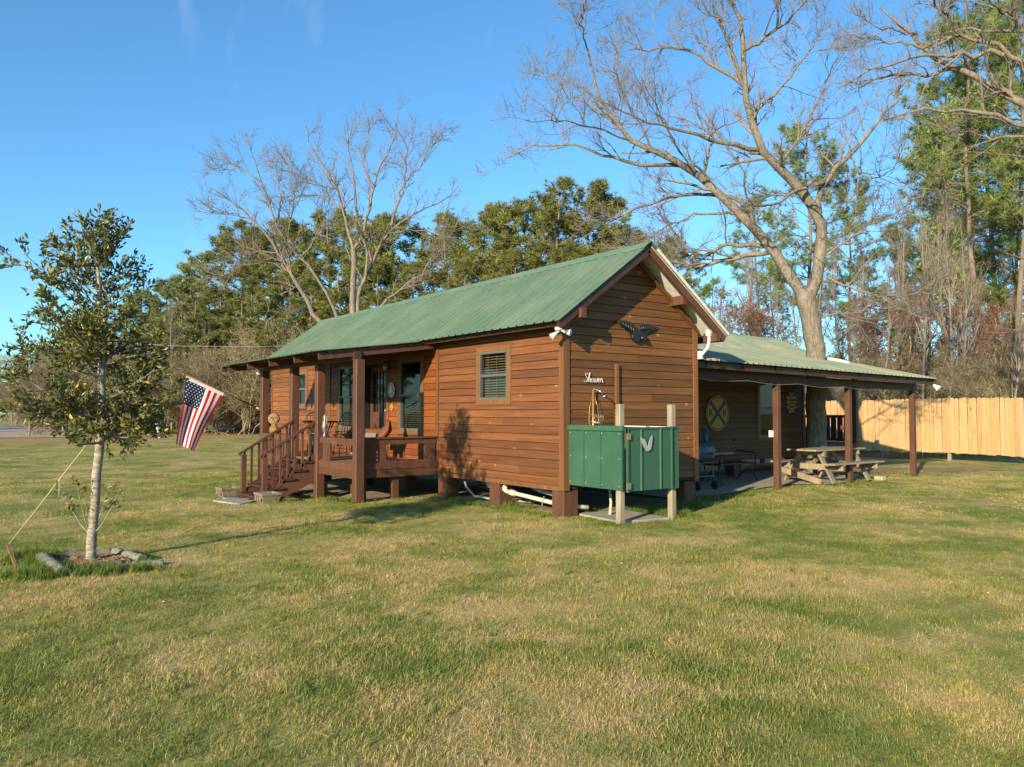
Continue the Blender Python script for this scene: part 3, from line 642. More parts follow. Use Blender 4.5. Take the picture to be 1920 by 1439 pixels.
# ------------------------------------------------------------------ signs and ornaments on the walls
rs = thing('railroad_sign', 'round yellow railroad crossing sign with black X and two letters R', 'sign', (AX+.03,7.36,1.6))
RC = Vector((AX+.035,7.36,1.595))
m = MB(); m.lathe([(.425,0),(.425,.012)], RC, 40, 'x'); m.build('disc', M['yellow'], rs)
m = MB(); n = 40; vs = []
for j in range(n):
    a = 2*math.pi*j/n
    for r_ in (.375,.40): vs.append(RC+Vector((.016, r_*math.cos(a), r_*math.sin(a))))
m.add(vs, [(2*j,2*j+1,(2*j+3)%(2*n),(2*j+2)%(2*n)) for j in range(n)]); m.build('border_ring', M['signblack'], rs)
for s in (-1, 1): m = MB(); m.beam(RC+Vector((.016+.002*s,-.26,-.26*s)), RC+Vector((.016+.002*s,.26,.26*s)), .004, .085, (0,1,-s)); m.build('cross_bar', M['signblack'], rs)
tm = text_mesh('R', .26, .003); tm.materials.append(M['signblack'])
for s in (-1, 1): obj('letter', tm, rs, mtx=basis(RC+Vector((.018,.255*s,0)), (0,1,0), (0,0,1)))
pq = thing('crest_plaque', 'ornate beige crest plaque on the annex wall beside the window', 'plaque', (AX+.03,10.38,1.85)); PC = Vector((AX+.03,10.38,1.85))
m = MB(); PSC = .82
sh = [(-.17,.2),(-.1,.24),(0,.22),(.1,.24),(.17,.2),(.18,0),(.12,-.18),(0,-.28),(-.12,-.18),(-.18,0)]
m.plate([PC+Vector((0,y*PSC,z*PSC)) for y, z in sh], (1,0,0), .03); m.build('shield', M['beige'], pq)
for y, z, r_ in ((-.2,.2,.07),(.2,.2,.07),(-.22,.05,.06),(.22,.05,.06),(-.2,-.12,.06),(.2,-.12,.06),(-.1,-.26,.06),(.1,-.26,.06),(0,.30,.08),(-.09,.33,.05),(.09,.33,.05)):
    m = MB(); r_ *= .72; m.lathe([(r_*.5,0),(r_,.012),(r_,.03),(r_*.55,.045)], PC+Vector((0,y*PSC,z*PSC)), 10, 'x'); m.build('scroll', M['beige'], pq)
for z in (.09,.0,-.09): MB().box(tuple(PC+Vector((.03,-.10,z-.025))), tuple(PC+Vector((.045,.10,z+.025)))).build('band', M['rust'], pq)
# "Shower" in metal script
M['letter'] = plain('letter_metal', (.42,.42,.40), .4, .2)
ltr = thing('wall_lettering', 'silver metal script lettering reading Shower on the gable wall', 'lettering', (.03,.58,2.16))
ST = [  # pen strokes, x right, y up, cap height 1
 [(.60,.84),(.50,.99),(.34,.97),(.26,.82),(.36,.64),(.48,.48),(.50,.26),(.36,.06),(.16,.06),(.04,.20)],
 [(.56,.04),(.70,.36),(.86,.86),(.88,1.04),(.80,1.0),(.72,.62),(.66,.04)], [(.67,.18),(.76,.42),(.88,.47),(.91,.36),(.88,.10),(.96,.04),(1.04,.12)],
 [(1.30,.42),(1.18,.46),(1.07,.30),(1.10,.09),(1.22,.04),(1.33,.16),(1.31,.40),(1.40,.42)],
 [(1.44,.46),(1.44,.20),(1.50,.05),(1.60,.10),(1.67,.30),(1.68,.44)], [(1.67,.30),(1.70,.10),(1.78,.04),(1.88,.16),(1.92,.46),(2.00,.40)],
 [(2.00,.20),(2.14,.26),(2.22,.38),(2.16,.48),(2.05,.40),(2.02,.18),(2.10,.04),(2.24,.06),(2.34,.18)],
 [(2.34,.14),(2.42,.40),(2.44,.52),(2.50,.42),(2.62,.44),(2.61,.28),(2.60,.10),(2.68,.04),(2.76,.12)]]
for sgi, s_ in enumerate(ST):
    P = [Vector((.045, .372+x*.152, 2.085+y_*.148)) for x, y_ in s_]; Q = []
    for i in range(len(P)-1):
        p0, p1, p2, p3 = P[max(i-1,0)], P[i], P[i+1], P[min(i+2,len(P)-1)]
        for k in range(4):
            t = k/4; Q.append(.5*((2*p1)+(p2-p0)*t+(2*p0-5*p1+4*p2-p3)*t*t+(3*p1-p0-3*p2+p3)*t**3))
    Q.append(P[-1]); m = MB(); m.tube(Q, .0068, 6); m.build('letter', M['letter'], ltr)
# black eagle on the gable
def outline(pts, X, ox, oy, sc): return [on(0, X, ox+x/sc, oy+y/sc) for x, y in pts]
eg = thing('eagle_ornament', 'black spread-winged eagle ornament high on the gable wall', 'ornament', (.03,1.5,2.95))
o5 = lambda pts, X: outline(pts, X, 1020, 440, 5.33)
lw = [(708,852),(760,860),(815,866),(865,885),(900,915),(925,950),(940,985),(925,1010),(900,1000),(870,1000),(845,985),(830,960),(805,945),(790,925),(770,910),(762,895),(742,885)]
rw = [(925,965),(940,930),(965,903),(1000,897),(1040,912),(1080,922),(1135,930),(1098,942),(1118,952),(1075,956),(1090,968),(1052,968),(1055,978),(1025,980),(1020,992),(985,1000),(955,1000)]
bd = [(895,965),(930,955),(960,975),(985,1000),(1000,1030),(1003,1055),(985,1050),(965,1028),(945,1030),(935,1060),(925,1078),(905,1068),(890,1070),(878,1045),(860,1040),(862,1010),(850,1000),(870,985)]
for pts, X, nm, t in ((lw, .035, 'wing', .035), (rw, .035, 'wing', .03), (bd, .04, 'body', .06)): m = MB(); m.plate(o5(pts, X), (1,0,0), t); m.build(nm, M['black'], eg, bevel=.008)
for i in range(7):      # raised feathers along the wings
    a, b = (735+i*26, 866+i*9), (775+i*20, 905+i*16); m = MB(); m.tube(o5([a, ((a[0]+b[0])/2+6, (a[1]+b[1])/2+4), b], .078), [.012,.018,.006], 6); m.build('feather', M['black'], eg)
for i in range(6):
    a, b = (955+i*18, 915+i*4), (965+i*22, 985-i*7); m = MB(); m.tube(o5([a, b], .072), [.014,.006], 6); m.build('feather', M['black'], eg)
hd = on(0, .10, 1020+985/5.33, 440+1035/5.33); m = MB(); m.lathe([(.0,-.05),(.035,-.03),(.045,0),(.03,.035),(0,.05)], hd, 10); m.tube([hd+Vector((.02,.02,-.01)), hd+Vector((.03,.06,-.03)), hd+Vector((.02,.075,-.055))], [.018,.012,.003], 6); m.build('head', M['black'], eg)
# signs by the front door
ov = thing('round_sign', 'small round grey-blue sign with white bell emblem beside the front door', 'sign', (-5.6,-.04,2.08)); OC = Vector((-5.60,-.045,2.085))
m = MB(); m.lathe([(.145,0),(.145,-.015)], OC, 32, 'y', 1.08, 1); m.build('plate', M['white'], ov)
m = MB(); m.lathe([(.13,0),(.13,-.004)], OC+Vector((0,-.0155,0)), 32, 'y', 1.08, 1); m.build('field', M['ovalblue'], ov)
bell = [(-.02,.13),(.02,.13),(.03,.09),(.045,.06),(.05,-.02),(.085,-.08),(-.085,-.08),(-.05,-.02),(-.045,.06),(-.03,.09)]
m = MB(); m.plate([OC+Vector((x,-.02,z)) for x, z in [(a*.8,b*.72) for a, b in bell]], (0,-1,0), .004); m.box(tuple(OC+Vector((-.06,-.024,-.10))), tuple(OC+Vector((.06,-.02,-.078)))); m.build('emblem', M['white'], ov)
dm = thing('diamond_sign', 'small yellow diamond sign below the round sign', 'sign', (-5.6,-.04,1.72)); D0 = Vector((-5.60,-.03,1.72))
m = MB(); m.plate([D0+Vector(p) for p in ((-.08,0,0),(-.04,0,-.045),(0,0,-.085),(.04,0,-.045),(.08,0,0),(.04,0,.045),(0,0,.085),(-.04,0,.045))], (0,-1,0), .012); m.build('plate', M['yellow'], dm)
m = MB(); m.lathe([(.035,0),(.035,-.004)], D0+Vector((0,-.012,0)), 14, 'y'); m.build('emblem', M['brass'], dm)
ln = thing('wall_lantern', 'small brass wall lantern above the round sign by the door', 'lantern', (-5.72,-.1,2.6)); LC = Vector((-5.72,-.13,2.58))
m = MB(); m.lathe([(.02,.13),(.035,.11),(.07,.08),(.06,.07)], LC, 8); m.lathe([(.05,-.09),(.035,-.11),(.01,-.13)], LC, 8); m.beam(LC+Vector((0,.1,.10)), LC+Vector((0,0,.12)), .02, .02); m.build('cap', M['black'], ln)
m = MB(); m.lathe([(.045,-.09),(.06,.07)], LC, 8); m.build('glass_body', M['brass'], ln)

# ------------------------------------------------------------------ shower stall
ss = thing('shower_stall', 'green ribbed metal outdoor shower stall on grey timber posts', 'shower stall', (.6,.7,0))
def ribbed(m, a, b, z0, z1, nrm, ribs, t=.02):
    a = Vector((*a, 0)); b = Vector((*b, 0)); n = Vector(nrm); d = (b-a)
    m.add([Vector((a.x,a.y,z0)),Vector((b.x,b.y,z0)),Vector((b.x,b.y,z1)),Vector((a.x,a.y,z1)),Vector((a.x,a.y,z0))-n*t,Vector((b.x,b.y,z0))-n*t,Vector((b.x,b.y,z1))-n*t,Vector((a.x,a.y,z1))-n*t],
          [(0,1,2,3),(7,6,5,4),(0,4,5,1),(1,5,6,2),(2,6,7,3),(3,7,4,0)])
    for t_ in ribs:
        c = a+d*t_; w = d.normalized()*.014; w2 = w*.55
        m.add([Vector((c.x,c.y,z0))-w, Vector((c.x,c.y,z0))+w, Vector((c.x,c.y,z0))+w2+n*.022, Vector((c.x,c.y,z0))-w2+n*.022,
               Vector((c.x,c.y,z1))-w, Vector((c.x,c.y,z1))+w, Vector((c.x,c.y,z1))+w2+n*.022, Vector((c.x,c.y,z1))-w2+n*.022],
              [(0,3,2,1),(4,5,6,7),(0,1,5,4),(1,2,6,5),(2,3,7,6),(3,0,4,7)])
m = MB(); ribbed(m, (.045,.055), (1.20,.055), .505, 1.36, (0,-1,0), (.31,.63)); m.build('front_panel', M['greenp'], ss)
m = MB(); m.box((.045,.025,1.345),(1.225,.10,1.425)); m.build('cap_trim', M['greenp'], ss, bevel=.006)
m = MB(); ribbed(m, (1.165,.20), (1.165,1.125), .48, 1.385, (1,0,0), (.30,.74)); dp = m.build('door', M['greenp'], ss)
m = MB(); m.box((1.15,.20,1.375),(1.185,1.125,1.40)); m.box((1.15,.185,.47),(1.19,.215,1.40)); m.box((1.15,1.11,.47),(1.19,1.14,1.40)); m.build('door_trim', M['greenp'], dp)
m = MB(); ribbed(m, (1.165,1.20), (1.165,1.29), .47, 1.38, (1,0,0), ()); m.box((1.13,1.14,1.38),(1.19,1.31,1.405)); m.build('side_panel', M['greenp'], ss)
m = MB(); ribbed(m, (1.16,1.29), (.04,1.29), .47, 1.38, (0,1,0), (.3,.65)); m.build('back_panel', M['greenp'], ss)
m = MB(); m.box((.05,1.17,1.385),(1.02,1.27,1.40)); m.build('inner_ledge', M['white'], ss)
for z in (1.27, .56): MB().box((1.188,.165,z-.045),(1.205,.235,z+.045)).build('hinge', M['brass'], dp)
for y in (.14, 1.225): MB().box((1.08-.047,y-.047,-.1),(1.08+.047,y+.047,1.735)).build('post', M['treated'], ss, bevel=.006)
em = [(865,572),(882,585),(905,598),(918,622),(924,650),(932,662),(942,620),(955,580),(972,558),(974,590),(968,640),(962,672),(958,692),(945,690),(938,706),(928,700),(915,702),(910,686),(896,668),(885,640),(872,612)]
m = MB(); m.plate([on(0, 1.192, 1020+x/4.797, 700+y/4.797) for x, y in em], (1,0,0), .006); m.build('eagle_emblem', M['grey'], dp)
scm = MB().lathe([(.009,0),(.009,-.004),(.004,-.008)], (0,0,0), 8, 'y').mesh('screw'); scm.materials.append(M['grey'])
for x in (.09,.40,.44,.75,.79,1.15):
    for z in (.56,.95,1.31): obj('screw', scm, ss, loc=(x, .0545, z))
sh_ = thing('wall_shower', 'copper shower pipe with chrome head rising above the stall', 'shower', (.08,.53,.5))
m = MB(); m.tube([(.08,.533,.45),(.08,.533,1.97)], .013, 8); m.build('riser', M['copper'], sh_)
m = MB(); m.tube([(.08,.533,1.96),(.085,.54,1.985),(.13,.56,1.975),(.19,.59,1.945),(.22,.605,1.905)], .010, 8); m.build('arm', M['chrome'], sh_)
m = MB(); d = Vector((.5,.25,-.6)).normalized(); p = Vector((.215,.60,1.91)); m.tube([p, p+d*.03, p+d*.06, p+d*.075], [.014,.02,.048,.05], 14); m.build('shower_head', M['chrome'], sh_)
cd = thing('shower_caddy', 'wire shower caddy hanging on the copper pipe', 'caddy', (.1,.53,1.4))
m = MB()
for y in (.43,.64): m.tube([(.085,.533+(y-.533)*.3,1.86),(.09,y*.8+.107,1.7),(.095,y,1.45),(.13,y,1.42)], .004, 5)
for z in (1.58,1.47): m.tube([(.095,.43,z),(.20,.43,z),(.20,.64,z),(.095,.64,z),(.095,.43,z)], .004, 5)
for i in range(8):
    y = .44+i*.027; m.tube([(.2,y,1.58),(.2,y+.02,1.53),(.2,y,1.47)], .003, 4)
m.build('wire_frame', M['brass'], cd)
m = MB(); m.lathe([(.03,0),(.045,.01),(.045,.025),(.03,.035)], (.15,.55,1.44), 12, 'z', 1, 1.6); m.build('soap', M['white'], cd)

# ------------------------------------------------------------------ flag on the porch post
fg = thing('flag', 'striped flag with white stars hanging from a pole on the porch post', 'flag', (-8.66,-1.8,1.68))
PX = -8.66; pa = Vector((PX,-1.80,1.67)); pb = Vector((PX,-3.45,2.405)); pdv = (pb-pa).normalized()
tip = on(0, PX, 349, 704); inn = on(0, PX, 421, 737); bl = on(0, PX, 330.5, 833); br = on(0, PX, 363, 846)
m = MB(); m.tube([pa, tip+(tip-inn).normalized()*.03], .015, 8); m.lathe([(.0,-.03),(.02,-.015),(.022,.005),(.0,.03)], tip+(tip-inn).normalized()*.05, 8); m.build('pole', M['carved'], fg)
m = MB(); m.tube([pa+Vector((0,.05,-.03)), pa+pdv*.12], .024, 8); m.build('bracket', M['brass'], fg)
NU, NV = 40, 52
def fpt(u, v):      # u along the hoist from the tip, v down the fly
    a = tip.lerp(inn, u); b = bl.lerp(br, u); p = a.lerp(b, v)
    amp = .034*min(1, v*2.2)
    p = p + Vector((amp*math.sin(u*9.5+1.2*v+.6)+.03*v*math.sin(4*v+u*3), .02*math.sin(6*v+u*2)*v, -.012*math.sin(u*9.5)*v)); return p
grid = [fpt(i/NU, j/NV) for j in range(NV+1) for i in range(NU+1)]
def face(i, j): b = j*(NU+1)+i; return (b, b+1, b+NU+2, b+NU+1)
CU, CV = 7/13, .40
def piece(sel): 
    m = MB(); m.sm = True; m.add(grid, [face(i, j) for i in range(NU) for j in range(NV) if sel((i+.5)/NU, (j+.5)/NV)]); return m
def clean(o):
    import bmesh
    bm = bmesh.new(); bm.from_mesh(o.data); bmesh.ops.delete(bm, geom=[v for v in bm.verts if not v.link_faces], context='VERTS'); bm.to_mesh(o.data); bm.free(); return o
SLV = .055
stripe = lambda u: int(min(12, u*13))
def cloth(name, c):
    t = NT(name); k = t.noise(t.pos((60,60,60)), 1.0, 2); col = t.mix(1.0, c, t.ramp(k, (.3,.95),(.7,1.05)), 'MULTIPLY'); mm = t.done(col, .7, 0, .2)
    tl = t.n('ShaderNodeBsdfTranslucent'); mx = t.n('ShaderNodeMixShader'); mx.inputs[0].default_value = .25; t.l(col, tl.inputs[0]); t.l(t.b.outputs[0], mx.inputs[1]); t.l(tl.outputs[0], mx.inputs[2]); t.l(mx.outputs[0], t.out.inputs[0]); return mm
cr, cw, cb = cloth('flag_red', (.50,.022,.035)), cloth('flag_white', (.78,.77,.76)), cloth('flag_blue', (.022,.032,.085))
NU = 39; grid = [fpt(i/NU, j/NV) for j in range(NV+1) for i in range(NU+1)]
clean(piece(lambda u, v: v < SLV).build('sleeve', cw, fg, fixn=False))
clean(piece(lambda u, v: v >= SLV and u < CU and v < CV).build('canton', cb, fg, fixn=False))
for k in range(13): clean(piece(lambda u, v: v >= SLV and stripe(u) == k and not (u < CU and v < CV)).build('stripe', cr if k % 2 == 0 else cw, fg, fixn=False))
m = MB()
for r_ in range(9):
    n_ = 6 if r_ % 2 == 0 else 5
    for c_ in range(n_):
        uu = CU*((c_+.5)/6 if n_ == 6 else (c_+1)/6); vv_ = SLV+(CV-SLV)*(r_+.6)/9.2; p = fpt(uu, vv_); du = (fpt(uu+.02, vv_)-p).normalized(); dv = (fpt(uu, vv_+.02)-p).normalized(); n3 = du.cross(dv)
        if n3.dot(CAMP-p) < 0: n3 = -n3
        for sgn in (1, -1):
            q = [p+n3*.006*sgn+(du*math.cos(a)+dv*math.sin(a))*(.021 if k % 2 == 0 else .009) for k, a in enumerate([i*math.pi/5 for i in range(10)])]
            m.add(q, [list(range(10)) if sgn > 0 else list(range(10))[::-1]])
struct(m.build('star', cw, fg, fixn=False), 'stuff')

# ------------------------------------------------------------------ porch furniture and small things
sd = thing('saddle_stool', 'brown leather saddle draped over a metal stand on the porch', 'saddle', (-5.0,-.75,DZ)); SCX, SCY, SZ0 = -5.0, -.75, DZ; sd.rotation_euler = (0, 0, math.radians(50))
m = MB()
for sx, sy in ((-.24,-.12),(-.24,.12),(.24,-.12),(.24,.12)): m.tube([(SCX+sx*.7,SCY+sy*.6,SZ0+.60),(SCX+sx,SCY+sy*1.3,SZ0)], .011, 6)
m.build('stand', M['chrome'], sd)
m = MB(); k = 14; P = []
for i in range(k+1):
    t = i/k; x = SCX-.33+.66*t; h = SZ0+.60+.05*(2*t-1)**2+.13*max(0, (t-.72)/.28)**1.6; P.append((x, h, t))
vs = []; n_ = 9
for x, h, t in P:
    for j in range(n_):
        a = (j/(n_-1)-.5)*2; vs.append((x, SCY+a*.23*(1-.25*abs(2*t-1)), h-.20*abs(a)**1.6))
b_ = len(vs); vs += [(v[0], v[1]*.96+SCY*.04, v[2]-.03) for v in vs]; fs = []
for i in range(k):
    for j in range(n_-1):
        q = i*n_+j; fs += [(q,q+1,q+n_+1,q+n_), (b_+q+n_,b_+q+n_+1,b_+q+1,b_+q)]
m.sm = True; m.add(vs, fs); m.build('seat', M['leather'], sd)
m = MB()
for s in (-1, 1): m.plate([(SCX-.12,SCY+s*.20,SZ0+.52),(SCX+.10,SCY+s*.20,SZ0+.52),(SCX+.06,SCY+s*.27,SZ0+.14),(SCX-.06,SCY+s*.27,SZ0+.14)], (0,s,0), .015)
m.plate([(SCX-.34,SCY-.22,SZ0+.55),(SCX-.2,SCY-.24,SZ0+.60),(SCX-.22,SCY-.28,SZ0+.12),(SCX-.40,SCY-.26,SZ0+.10)], (0,-1,0), .012); m.build('fender', M['dleather'], sd)
m = MB(); m.tube([(SCX+.26,SCY,SZ0+.74),(SCX+.29,SCY,SZ0+.86)], [.02,.03], 8); m.build('horn', M['leather'], sd)
bt = thing('bistro_table', 'black wrought iron patio table behind the porch railing', 'table', (-7.15,-.95,DZ))
m = MB(); m.lathe([(.42,.70),(.43,.71),(.43,.725),(.42,.735)], (-7.15,-.95,DZ), 28); m.build('table_top', M['black'], bt)
for k in range(4):
    a = k*math.pi/2+.5; c, s = math.cos(a), math.sin(a); m = MB(); m.tube([(-7.15+c*.32,-.95+s*.32,DZ+.70),(-7.15+c*.16,-.95+s*.16,DZ+.42),(-7.15+c*.18,-.95+s*.18,DZ+.2),(-7.15+c*.34,-.95+s*.34,DZ)], .014, 6); m.build('leg', M['black'], bt)
for q, (cx_, cy_, lab) in enumerate(((-6.35,-.8,'black iron patio chair with round seat right of the patio table'), (-7.95,-.75,'black iron patio chair with scrolled back left of the patio table'))):
    ch = thing('patio_chair', lab, 'chair', (cx_,cy_,DZ), 'iron chairs on the porch'); bx = cx_+(.2 if q == 0 else -.2)
    MB().lathe([(.2,.42),(.22,.43),(.22,.45),(.2,.465)], (cx_,cy_,DZ), 20).build('seat', M['black'], ch)
    for k in range(4):
        a = k*math.pi/2+.8; m = MB(); m.tube([(cx_+.17*math.cos(a),cy_+.17*math.sin(a),DZ+.43),(cx_+.22*math.cos(a),cy_+.22*math.sin(a),DZ)], .012, 6); m.build('leg', M['black'], ch)
    m = MB(); ring = [(bx,cy_+.2*math.cos(a),DZ+.68+.24*math.sin(a)) for a in [i*math.pi/9-.6 for i in range(12)]]; m.tube(ring, .012, 6)
    for k in range(5): m.tube([(bx,cy_-.14+k*.07,DZ+.46),(bx,cy_-.10+k*.05,DZ+.66),(bx,cy_-.15+k*.075,DZ+.84)], .007, 5)
    for k in range(3): m.tube([(bx,cy_-.07+k*.07+.045*math.cos(a),DZ+.68+.05*math.sin(a)) for a in [i*math.pi/6 for i in range(13)]], .007, 5)
    m.build('backrest', M['black'], ch)
M['pewter'] = plain('pewter', (.20,.20,.20), .45, .5, nz=.4, sc=40)
lt = thing('lantern_ornament', 'silver lantern ornament standing on the porch railing', 'lantern', (-5.2,PY,1.13)); c = Vector((-5.16,PY,1.13))
m = MB(); m.lathe([(.07,0),(.05,.03),(.03,.08),(.06,.14),(.085,.2),(.06,.27),(.03,.33),(.045,.40),(.03,.43),(.0,.45)], c, 12, 'z', .7, .7); m.build('body', M['pewter'], lt)
m = MB(); m.tube([c+Vector((.10*math.cos(a),0,.26+.18*math.sin(a))) for a in [i*math.pi/8-.3 for i in range(11)]], .008, 6); m.build('handle', M['pewter'], lt)
bs = thing('carved_bust', 'carved wooden bust with a round sun face on the porch railing', 'sculpture', (-8.25,-1.6,1.14)); c = Vector((-8.30,-1.62,1.13))
m = MB(); m.lathe([(.15,0),(.165,.05),(.155,.11),(.10,.17),(.055,.20),(.05,.24)], c, 14, 'z', 1.15, .6); m.build('torso', M['carved'], bs)
m = MB(); hc = c+Vector((.01,-.01,.335)); d = Vector((.75,-.65,0)).normalized(); rt = Vector((-d.y,d.x,0))
def disc(cc, r, t, n=20):
    vs = [cc+(rt*math.cos(2*math.pi*i/n)+Vector((0,0,1))*math.sin(2*math.pi*i/n))*r for i in range(n)]; m.plate([v-d*t/2 for v in vs], d, t)
disc(hc, .125, .08); disc(hc+d*.045, .10, .03)
for s in (-1, 1): disc(hc+d*.07+rt*.042*s+Vector((0,0,.03)), .016, .03, 10)
m.beam(hc+d*.065+Vector((0,0,.035)), hc+d*.07-Vector((0,0,.02)), .022, .03); m.beam(hc+d*.06-rt*.035-Vector((0,0,.052)), hc+d*.06+rt*.035-Vector((0,0,.052)), .02, .014)
m.build('head', M['carved'], bs)
MB().box((-8.55,-1.80,1.0),(-8.05,-1.50,1.135)).build('stand', M['brown'], bs)
def planter(x, y, label):
    p = thing('stone_planter', label, 'planter', (x,y,-.13)); m = MB(); z = G(x,y)
    for (a, h) in (((.15,.09),0),): pass
    prof = [(.155,.12,0),(.19,.15,.05),(.215,.175,.16),(.235,.19,.18),(.235,.19,.215),(.19,.15,.215),(.18,.14,.17)]; vs = []; 
    for hx, hy, zz in prof: vs += [(x-hx,y-hy,z+zz),(x+hx,y-hy,z+zz),(x+hx,y+hy,z+zz),(x-hx,y+hy,z+zz)]
    m.add(vs, [(4*i+j,4*i+(j+1)%4,4*i+4+(j+1)%4,4*i+4+j) for i in range(len(prof)-1) for j in range(4)]+[(3,2,1,0)]); m.build('basin', M['stone'], p, bevel=.008)
    MB().box((x-.178,y-.138,z+.1),(x+.178,y+.138,z+.172)).build('soil_fill', M['soil'], p)
    for k in range(3):
        m = MB(); m.lathe([(.02,0),(.045,-.012),(.05,-.02)], (x-.12+k*.12,y-.168,z+.11), 8, 'y'); m.build('rosette', M['stone'], p)
planter(-5.05,-2.86,'carved stone planter at the right foot of the porch stairs'); planter(-7.05,-3.0,'carved stone planter at the left foot of the porch stairs')
# pipes below the floor
pv = thing('drain_pipe', 'white plastic drain pipe sloping under the cabin floor', 'pipe', (-1.0,.2,.2))
m = MB(); m.tube([(-1.72,.12,.42),(-1.72,.12,.30),(-1.70,.12,.265),(-1.65,.12,.255),(-.2,.16,.155),(.0,.5,.12)], .036, 10); m.build('run', M['pvc'], pv)
m = MB(); m.tube([(-1.72,.12,.33),(-1.72,.12,.27)], .052, 10); m.tube([(-1.58,.122,.25),(-1.44,.125,.24)], .052, 10); m.build('elbow', M['pvc'], pv)
MB().beam((-.62,.1,.26),(-.70,.12,.10), .02, .006).build('strap', M['grey'], pv)
for lab, pts, r_, mt in (('grey conduit curving down under the near cabin window', [(-3.25,.25,.42),(-3.05,.2,.22),(-2.7,.15,.08),(-2.2,.3,.05),(-1.6,.6,.05)], .022, 'grey'),
                     ('black hose looping between the two cabin piers', [(-2.9,.3,.42),(-2.7,.3,.24),(-2.4,.35,.2),(-2.1,.35,.30),(-1.7,.5,.38),(-1.4,.6,.42)], .026, 'rubber'),
                     ('grey duct sagging above the white drain pipe', [(-1.5,.4,.40),(-1.1,.4,.30),(-.6,.4,.26),(-.3,.5,.30)], .04, 'grey'),
                     ('thin white pipe leaning under the green shower stall', [(.05,.9,.45),(.25,.75,.2),(.36,.62,.03)], .022, 'pvc')):
    m = MB(); m.tube(pts, r_, 8); tag(m.build('pipe', M[mt]), lab, 'pipe')
m = MB(); m.lathe([(.06,0),(.075,.02),(.075,.16),(.05,.2)], (-2.62,.45,.2), 12); tag(m.build('water_filter', M['white']), 'white canister hanging below the cabin floor behind the hoses', 'canister')
# grill and bench in the shade of the lean-to
gr = thing('barrel_grill', 'blue barrel grill on wheels at the corner of the cabin', 'grill', (-1.35,4.95,0.03)); gx_, gy_ = -1.45, 4.85
m = MB(); m.lathe([(.0,-.36),(.17,-.355),(.19,-.33),(.19,.33),(.17,.355),(.0,.36)], (gx_,gy_,.80), 18, 'y'); m.build('barrel', M['blue'], gr)
m = MB(); m.tube([(gx_,gy_+.24,.95),(gx_,gy_+.24,1.22)], .045, 10); m.tube([(gx_,gy_+.24,1.22),(gx_,gy_+.24,1.26)], .06, 10); m.build('chimney', M['blue'], gr)
MB().box((gx_+.20,gy_-.05,.76),(gx_+.42,gy_+.60,.79)).build('side_shelf', M['greyw'], gr)
for sx in (-.16,.16):
    for sy in (-.28,.28): m = MB(); m.tube([(gx_+sx*.8,gy_+sy*.9,.70),(gx_+sx*1.2,gy_+sy,.09 if sx > 0 else .03)], .017, 7); m.build('leg', M['blue'], gr)
MB().box((gx_-.19,gy_-.28,.30),(gx_+.19,gy_+.28,.32)).build('lower_shelf', M['blue'], gr)
for sy in (-.28,.28): MB().lathe([(.03,-.02),(.085,-.02),(.09,0),(.085,.02),(.03,.02)], (gx_+.20,gy_+sy,.12), 16, 'y').build('wheel', M['rubber'], gr)
bn = thing('garden_bench', 'slatted wooden garden bench with iron arms under the railroad sign', 'bench', (-2.5,7.0,.03)); bx_, by0, by1 = -2.55, 6.3, 7.65
for k in range(5): x = bx_+.06+k*.095; MB().box((x,by0,.43),(x+.075,by1,.455)).build('seat_slat', M['brown'], bn)
for k in range(5): z = .52+k*.085; MB().box((bx_-.02-k*.02,by0,z),(bx_+.005-k*.02,by1,z+.065)).build('back_slat', M['brown'], bn)
for y in (by0+.03, by1-.03):
    m = MB(); m.tube([(bx_-.12,y,.96),(bx_-.02,y,.5),(bx_+.02,y,.42),(bx_+.5,y,.42),(bx_+.52,y,.40)], .016, 6); m.tube([(bx_-.05,y,.70),(bx_+.15,y,.69),(bx_+.42,y,.68),(bx_+.52,y,.64),(bx_+.48,y,.56),(bx_+.44,y,.43)], .015, 6)
    m.tube([(bx_+.46,y,.42),(bx_+.42,y,.2),(bx_+.52,y,.03)], .016, 6); m.tube([(bx_+.02,y,.42),(bx_+.06,y,.2),(bx_-.06,y,.03)], .016, 6); m.tube([(bx_+.08,y,.16),(bx_+.25,y,.3),(bx_+.42,y,.16)], .010, 6); m.build('iron_side', M['black'], bn)
# picnic table
pt = thing('picnic_table', 'weathered timber picnic table under the lean-to roof', 'picnic table', (-1.1,9.0,.03)); tx, ty, tz, TL = -1.1, 9.0, .03, 1.05
for k in range(5): x = tx-.37+k*.15; MB().box((x,ty-TL,tz+.71),(x+.14,ty+TL,tz+.748)).build('top_plank', M['greyw'], pt, bevel=.004)
for s in (-1, 1):
    for k in range(2): x = tx+s*.68-.14+k*.145; MB().box((x,ty-TL,tz+.42),(x+.135,ty+TL,tz+.457)).build('bench_plank', M['greyw'], pt, bevel=.004)
for y in (ty-.72, ty+.72):
    for s in (-1, 1): m = MB(); m.beam((tx+s*.22,y,tz+.70),(tx+s*.62,y,tz+.0), .04, .14, (0,1,0)); m.build('leg', M['greyw'], pt)
    m = MB(); m.box((tx-.8,y+.022,tz+.29),(tx+.8,y+.06,tz+.418)); m.box((tx-.36,y+.022,tz+.60),(tx+.36,y+.06,tz+.709)); m.build('cross_beam', M['greyw'], pt)
for s in (-1, 1): m = MB(); m.beam((tx,ty+s*.66,tz+.36),(tx,ty+s*.15,tz+.70), .04, .09); m.build('brace', M['greyw'], pt)
m = MB(); a = on(0, -.95, 1470, 878); m.beam((-1.72,8.05,.30),(-.62,7.98,.07), .035, .13, (0,0,1)); tag(m.build('loose_plank', M['greyw']), 'loose grey plank leaning against the picnic table end', 'plank')
